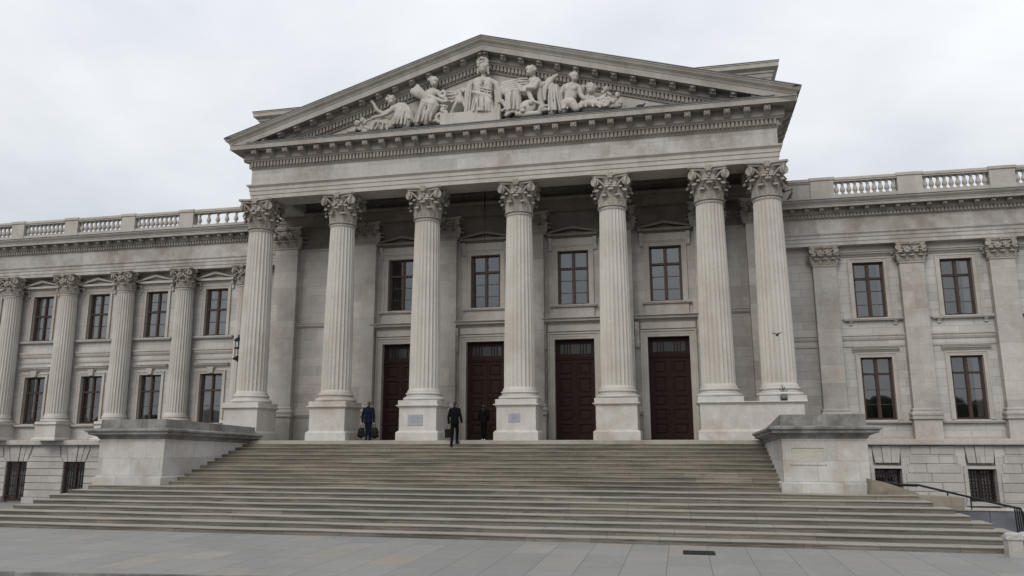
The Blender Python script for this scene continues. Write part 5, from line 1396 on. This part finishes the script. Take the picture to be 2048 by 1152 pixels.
def person(name, loc, H, label, coat, trouser, hair, pose, yaw=0, longhair=False, hood=False, soles=None, coat_len=.46):
    """pose: dict of joint points in fractions of height, x right, y away from the camera, z up (back view)"""
    o = empty(name, loc, label, 'person'); L = Vector(loc); RZ = Matrix.Rotation(yaw, 3, 'Z')
    def q(p): return L + RZ @ (Vector(p) * H)
    J = dict(head=(0, .012, .935), neck=(0, 0, .86), chest=(0, 0, .74), waist=(0, .0, .62), hip=(0, 0, .53),
             shl=(-.105, 0, .815), ell=(-.145, -.01, .65), hal=(-.15, .02, .49), shr=(.105, 0, .815), elr=(.145, -.01, .65), har=(.15, .02, .49),
             hpl=(-.05, 0, .51), knl=(-.055, .02, .28), anl=(-.055, 0, .045), hpr=(.05, 0, .51), knr=(.055, .02, .28), anr=(.055, 0, .045)); J.update(pose)
    b = MB()
    hd = Vector(J['head']); b.ell(q(hd), (.043 * H, .054 * H, .064 * H), 16, 11); b.cap(q(hd + Vector((0, .018, -.045))), q(hd + Vector((0, .03, -.055))), .03 * H, .022 * H)
    b.cap(q(hd + Vector((0, .052, .0))), q(hd + Vector((0, .062, -.016))), .006 * H, .009 * H); b.cap(q(hd + Vector((-.012, .05, -.036))), q(hd + Vector((.012, .05, -.036))), .006 * H, .006 * H)
    for s in (-1, 1): b.ell(q(hd + Vector((s * .045, 0, -.008))), (.008 * H, .014 * H, .02 * H), 8, 6); b.ell(q(hd + Vector((s * .018, .048, .006))), (.010 * H, .008 * H, .006 * H), 8, 5)
    b.cap(q(hd + Vector((0, -.005, -.04))), q(J['neck']), .031 * H, .034 * H)
    b.cap(q(J['neck']), q(J['chest']), .036 * H, .045 * H); b.cap(q(J['chest']), q(J['hip']), .045 * H, .045 * H)
    for s, sh, el, ha in ((-1, 'shl', 'ell', 'hal'), (1, 'shr', 'elr', 'har')):
        b.cap(q((0, 0, .80)), q(J[sh]), .025 * H, .025 * H); b.cap(q(J[sh]), q(J[el]), .026 * H, .021 * H); b.cap(q(J[el]), q(J[ha]), .021 * H, .015 * H)
        d = (Vector(J[ha]) - Vector(J[el])).normalized(); hand(b, q(J[ha]), RZ @ d, -s, 1, .9)
    for s, hp, kn, an in ((-1, 'hpl', 'knl', 'anl'), (1, 'hpr', 'knr', 'anr')):
        b.cap(q(J['hip']), q(J[hp]), .05 * H, .045 * H); b.cap(q(J[hp]), q(J[kn]), .045 * H, .03 * H); b.cap(q(J[kn]), q(J[an]), .028 * H, .02 * H)
    remeshed(b, 'body', M_skin, .0105, o, 1)
    c = MB(); h0 = Vector(J['hip']); bt = h0.z - (.53 - coat_len)
    c.cap(q(Vector(J['neck']) + Vector((0, -.004, -.02))), q(J['chest']), .045 * H, .082 * H); c.cap(q(Vector(J['shl'])), q(J['shr']), .042 * H, .042 * H)
    for sx in (-1, 0, 1):
        c.cap(q(Vector(J['chest']) + Vector((sx * .055, 0, .02))), q(Vector(J['waist']) + Vector((sx * .04, 0, 0))), .062 * H, .062 * H)
        c.cap(q(Vector(J['waist']) + Vector((sx * .042, 0, 0))), q(Vector((h0.x + sx * .048, h0.y, bt + .05))), .062 * H, .068 * H)
    for sh, el, ha in (('shl', 'ell', 'hal'), ('shr', 'elr', 'har')):
        c.cap(q(J[sh]), q(J[el]), .041 * H, .034 * H); c.cap(q(J[el]), q(Vector(J[ha]).lerp(Vector(J[el]), .08)), .033 * H, .027 * H)
    c.tube([q(Vector(J['neck']) + Vector((math.cos(t) * .034, math.sin(t) * .036, .008))) for t in [2 * PI * i / 14 for i in range(15)]], .012 * H, 7)
    if hood: c.ell(q(hd + Vector((0, -.03, -.035))), (.052 * H, .05 * H, .06 * H), 12, 8)
    remeshed(c, 'coat', coat, .014, o, 2)
    t = MB(); t.cap(q(h0 + Vector((-.035, 0, 0))), q(h0 + Vector((.035, 0, 0))), .066 * H, .066 * H)
    for hp, kn, an in (('hpl', 'knl', 'anl'), ('hpr', 'knr', 'anr')):
        t.cap(q(J[hp]), q(J[kn]), .056 * H, .041 * H); t.cap(q(J[kn]), q(Vector(J[an]) + Vector((0, 0, -.012))), .040 * H, .031 * H)
    remeshed(t, 'trousers', trouser, .013, o, 2)
    for an, tw in (('anl', -.012), ('anr', .012)):
        a = Vector(J[an]); s = MB(); s.cap(q(a + Vector((0, -.018, -.026))), q(a + Vector((tw, .085, -.030))), .024 * H, .019 * H); s.cap(q(a + Vector((0, -.01, .0))), q(a + Vector((0, 0, -.03))), .024 * H, .026 * H)
        sh = remeshed(s, 'shoe', M_leather, .01, o, 2)
        if soles:
            s = MB(); s.cap(q(a + Vector((0, -.028, -.034))), q(a + Vector((tw, .085, -.036))), .022 * H, .019 * H); remeshed(s, 'sole', soles, .009, sh, 2)
    hm = MB(); hm.ell(q(hd + Vector((0, -.010, .012))), (.0475 * H, .055 * H, .062 * H), 14, 10)
    if longhair: hm.cap(q(hd + Vector((0, -.03, 0))), q(hd + Vector((0, -.04, -.11))), .048 * H, .04 * H); hm.cap(q(hd + Vector((-.02, -.03, -.02))), q(hd + Vector((-.03, -.035, -.12))), .03 * H, .022 * H); hm.cap(q(hd + Vector((.02, -.03, -.02))), q(hd + Vector((.03, -.035, -.13))), .03 * H, .02 * H)
    else: hm.cap(q(hd + Vector((0, -.035, -.01))), q(hd + Vector((0, -.034, -.05))), .03 * H, .022 * H)
    remeshed(hm, 'hair', hair, .01, o, 1)
    return q, J
def bag(name, top, w, d, h, label, soft, sway=0):
    t = Vector(top); o = empty(name, t - Vector((0, 0, h + .12)), label, 'bag'); m = MB(); zt = t.z - .12
    if soft:
        m.ell((t.x + sway, t.y, zt - h * .55), (w * .5, d * .5, h * .56), 16, 10); m.cap((t.x - w * .25 + sway * .5, t.y, zt - .06), (t.x + w * .25 + sway * .5, t.y, zt - .06), .05, .05); m.cap((t.x - w * .3 + sway, t.y, zt - h + .08), (t.x + w * .3 + sway, t.y, zt - h + .08), .09, .09)
        remeshed(m, 'bag_body', M_leather, .014, o, 3)
    else:
        m.bbox(t.x - w / 2, t.x + w / 2, t.y - d / 2, t.y + d / 2, zt - h, zt, .03); m.box(t.x - w / 2 - .002, t.x + w / 2 + .002, t.y - d / 2 - .012, t.y + d / 2 + .012, zt - .12, zt - .08); m.build('bag_body', M_leather, o)
    hd = MB(); hd.tube([(t.x - .07 + sway * .4, t.y, zt - .02), (t.x - .065, t.y, zt + .07), (t.x - .03, t.y, t.z), (t.x + .03, t.y, t.z), (t.x + .065, t.y, zt + .07), (t.x + .07 + sway * .4, t.y, zt - .02)], .012, 8); hd.build('bag_handle', M_leather, o, 50)
    return o
# man in navy with two bags
p = at(735, 880, 32.25)
q, J = person('person', (p.x, 32.25, 0), 1.70, 'person in a navy suit standing between two pedestals with a bag in each hand', M_suit_navy, M_suit_navy, M_hair_grey,
    dict(head=(.012, .02, .935), hal=(-.155, .0, .455), har=(.16, .0, .455), ell=(-.15, -.02, .64), elr=(.155, -.02, .64), knl=(-.04, .02, .28), anl=(-.035, .0, .045), knr=(.045, .02, .28), anr=(.04, .03, .045), shl=(-.11, 0, .81), shr=(.115, 0, .81)), R(4), coat_len=.42)
gr = lambda v, s: q(Vector(v) + Vector((0, .0, -.055)))
bag('black_bag', gr(J['hal'], -1), .34, .2, .42, 'black soft bag in the left hand of the navy-suited person', True, -.04)
bag('black_bag', gr(J['har'], 1), .36, .2, .44, 'black soft bag in the right hand of the navy-suited person', True, .05)
# man climbing the last steps with a briefcase
p = at(908, 886, 31.35)
q, J = person('person', (p.x, 31.40, -.14), 1.74, 'dark-haired person in a black coat stepping onto the landing with a briefcase', M_suit_black, M_trouser, M_hair_dark,
    dict(anl=(-.028, -.12, -.036), knl=(-.042, -.03, .24), anr=(.05, .04, .045), knr=(.052, .055, .285), hal=(-.165, .03, .475), ell=(-.15, -.02, .645), har=(.165, .05, .50), elr=(.165, -.03, .65), head=(.0, .02, .935)), R(-6), coat_len=.45)
bag('briefcase', q(Vector(J['hal']) + Vector((-.005, 0, -.055))), .30, .12, .36, 'black briefcase in the left hand of the black-coated person', False)
# woman by the door
p = at(967, 878, 34.9)
q, J = person('person', (p.x, 34.9, 0), 1.64, 'hooded person in black with white-soled shoes standing before the brown door', M_suit_black, M_trouser, M_hair_dark,
    dict(hal=(-.10, .08, .52), har=(.10, .08, .52), ell=(-.14, -.02, .65), elr=(.14, -.02, .65), anl=(-.03, .0, .045), anr=(.03, .02, .045), knl=(-.035, .015, .28), knr=(.035, .02, .28), hpl=(-.04, 0, .51), hpr=(.04, 0, .51)), 0, longhair=True, hood=True, soles=M_sole, coat_len=.44)

# ================================================================== SKYLINE ACROSS THE SQUARE (mirrored in the windows)
rn = random.Random(5); fw = MB()
for i in range(260):
    x = -120 + 240 * rn.random(); hgt = rn.uniform(8, 9.5) + 1. * math.sin(x * .07); fw.ell((x, -75 + rn.uniform(-9, 9), -3 + hgt * .5), (rn.uniform(2.5, 5), rn.uniform(2.5, 5), hgt * .55), 9, 6)
o = fw.build('far_wood', plain('far_foliage', (.035, .045, .03), .9, 0, .5, .8), None, 60); tag(o, 'dark line of far trees across the square', 'trees', None, 'stuff')
CH = empty('church_tower', (26, -66, -2.9), 'dark church tower with a pointed spire across the square', 'church tower'); m = MB(); m.bbox(23.5, 28.5, -68.5, -63.5, -3, 12, .2); m.build('tower', M_coping, CH)
m = MB(); m.lathe([(3.2, 12.02), (2.2, 14), (1.2, 20), (.1, 26)], 26, -66, 8); m.build('spire', M_lead, CH)

# ================================================================== SKY AND LIGHT
w = bpy.data.worlds.new('World'); scene.world = w; w.use_nodes = True
t = NT.__new__(NT); t.t = w.node_tree; t.t.nodes.clear()
tc = t.n('ShaderNodeTexCoord'); d = t.n('ShaderNodeSeparateXYZ', i_Vector=tc.outputs['Generated'])
z = t.math('MAXIMUM', d.outputs[2], 0.)
# flatten the cloud deck so that it recedes to the horizon
k = t.math('DIVIDE', 1., t.math('ADD', z, .22))
cv = t.n('ShaderNodeCombineXYZ', i_X=t.math('MULTIPLY', d.outputs[0], k), i_Y=t.math('MULTIPLY', d.outputs[1], k), i_Z=.3)
n1 = t.noise(cv.outputs[0], .75, 6, .52, .35); n2 = t.noise(cv.outputs[0], 2.2, 5, .5, .2)
cl = t.math('ADD', t.math('MULTIPLY', n1, .7), t.math('MULTIPLY', n2, .3))
grad = t.ramp(z, [(0., (.66, .685, .715)), (.25, (.76, .80, .845)), (.55, (.96, .99, 1.035)), (1., (1.12, 1.14, 1.17))])
cc = t.ramp(cl, [(.34, (.76, .79, .825)), (.48, (.95, .955, .965)), (.62, (1.16, 1.15, 1.14))])
ov = t.mix(1., grad, cc, 'MULTIPLY')
sky = t.n('ShaderNodeTexSky', sky_type='NISHITA', sun_disc=False, sun_elevation=R(48), sun_rotation=R(205), air_density=1., dust_density=4.)
bgs = t.n('ShaderNodeBackground', i_Color=sky.outputs[0], i_Strength=.05); bgo = t.n('ShaderNodeBackground', i_Color=ov, i_Strength=SKY)
mx = t.n('ShaderNodeMixShader', i_0=.93, i_1=bgs.outputs[0], i_2=bgo.outputs[0])
t.n('ShaderNodeOutputWorld', i_Surface=mx.outputs[0])
sl_ = bpy.data.lights.new('sun', 'SUN'); sl_.energy = SUN; sl_.angle = R(35); sl_.color = (1., .965, .915)
so = bpy.data.objects.new('sun', sl_); COL.objects.link(so)
so.rotation_euler = Vector((.26, .80, -.56)).to_track_quat('-Z', 'Y').to_euler()
scene.view_settings.view_transform = 'Standard'; scene.view_settings.look = 'None'; scene.view_settings.exposure = EXPO; scene.view_settings.gamma = 1
scene.cycles.max_bounces = 6; scene.cycles.diffuse_bounces = 4; scene.cycles.transparent_max_bounces = 8
scene.cycles.use_adaptive_sampling = True
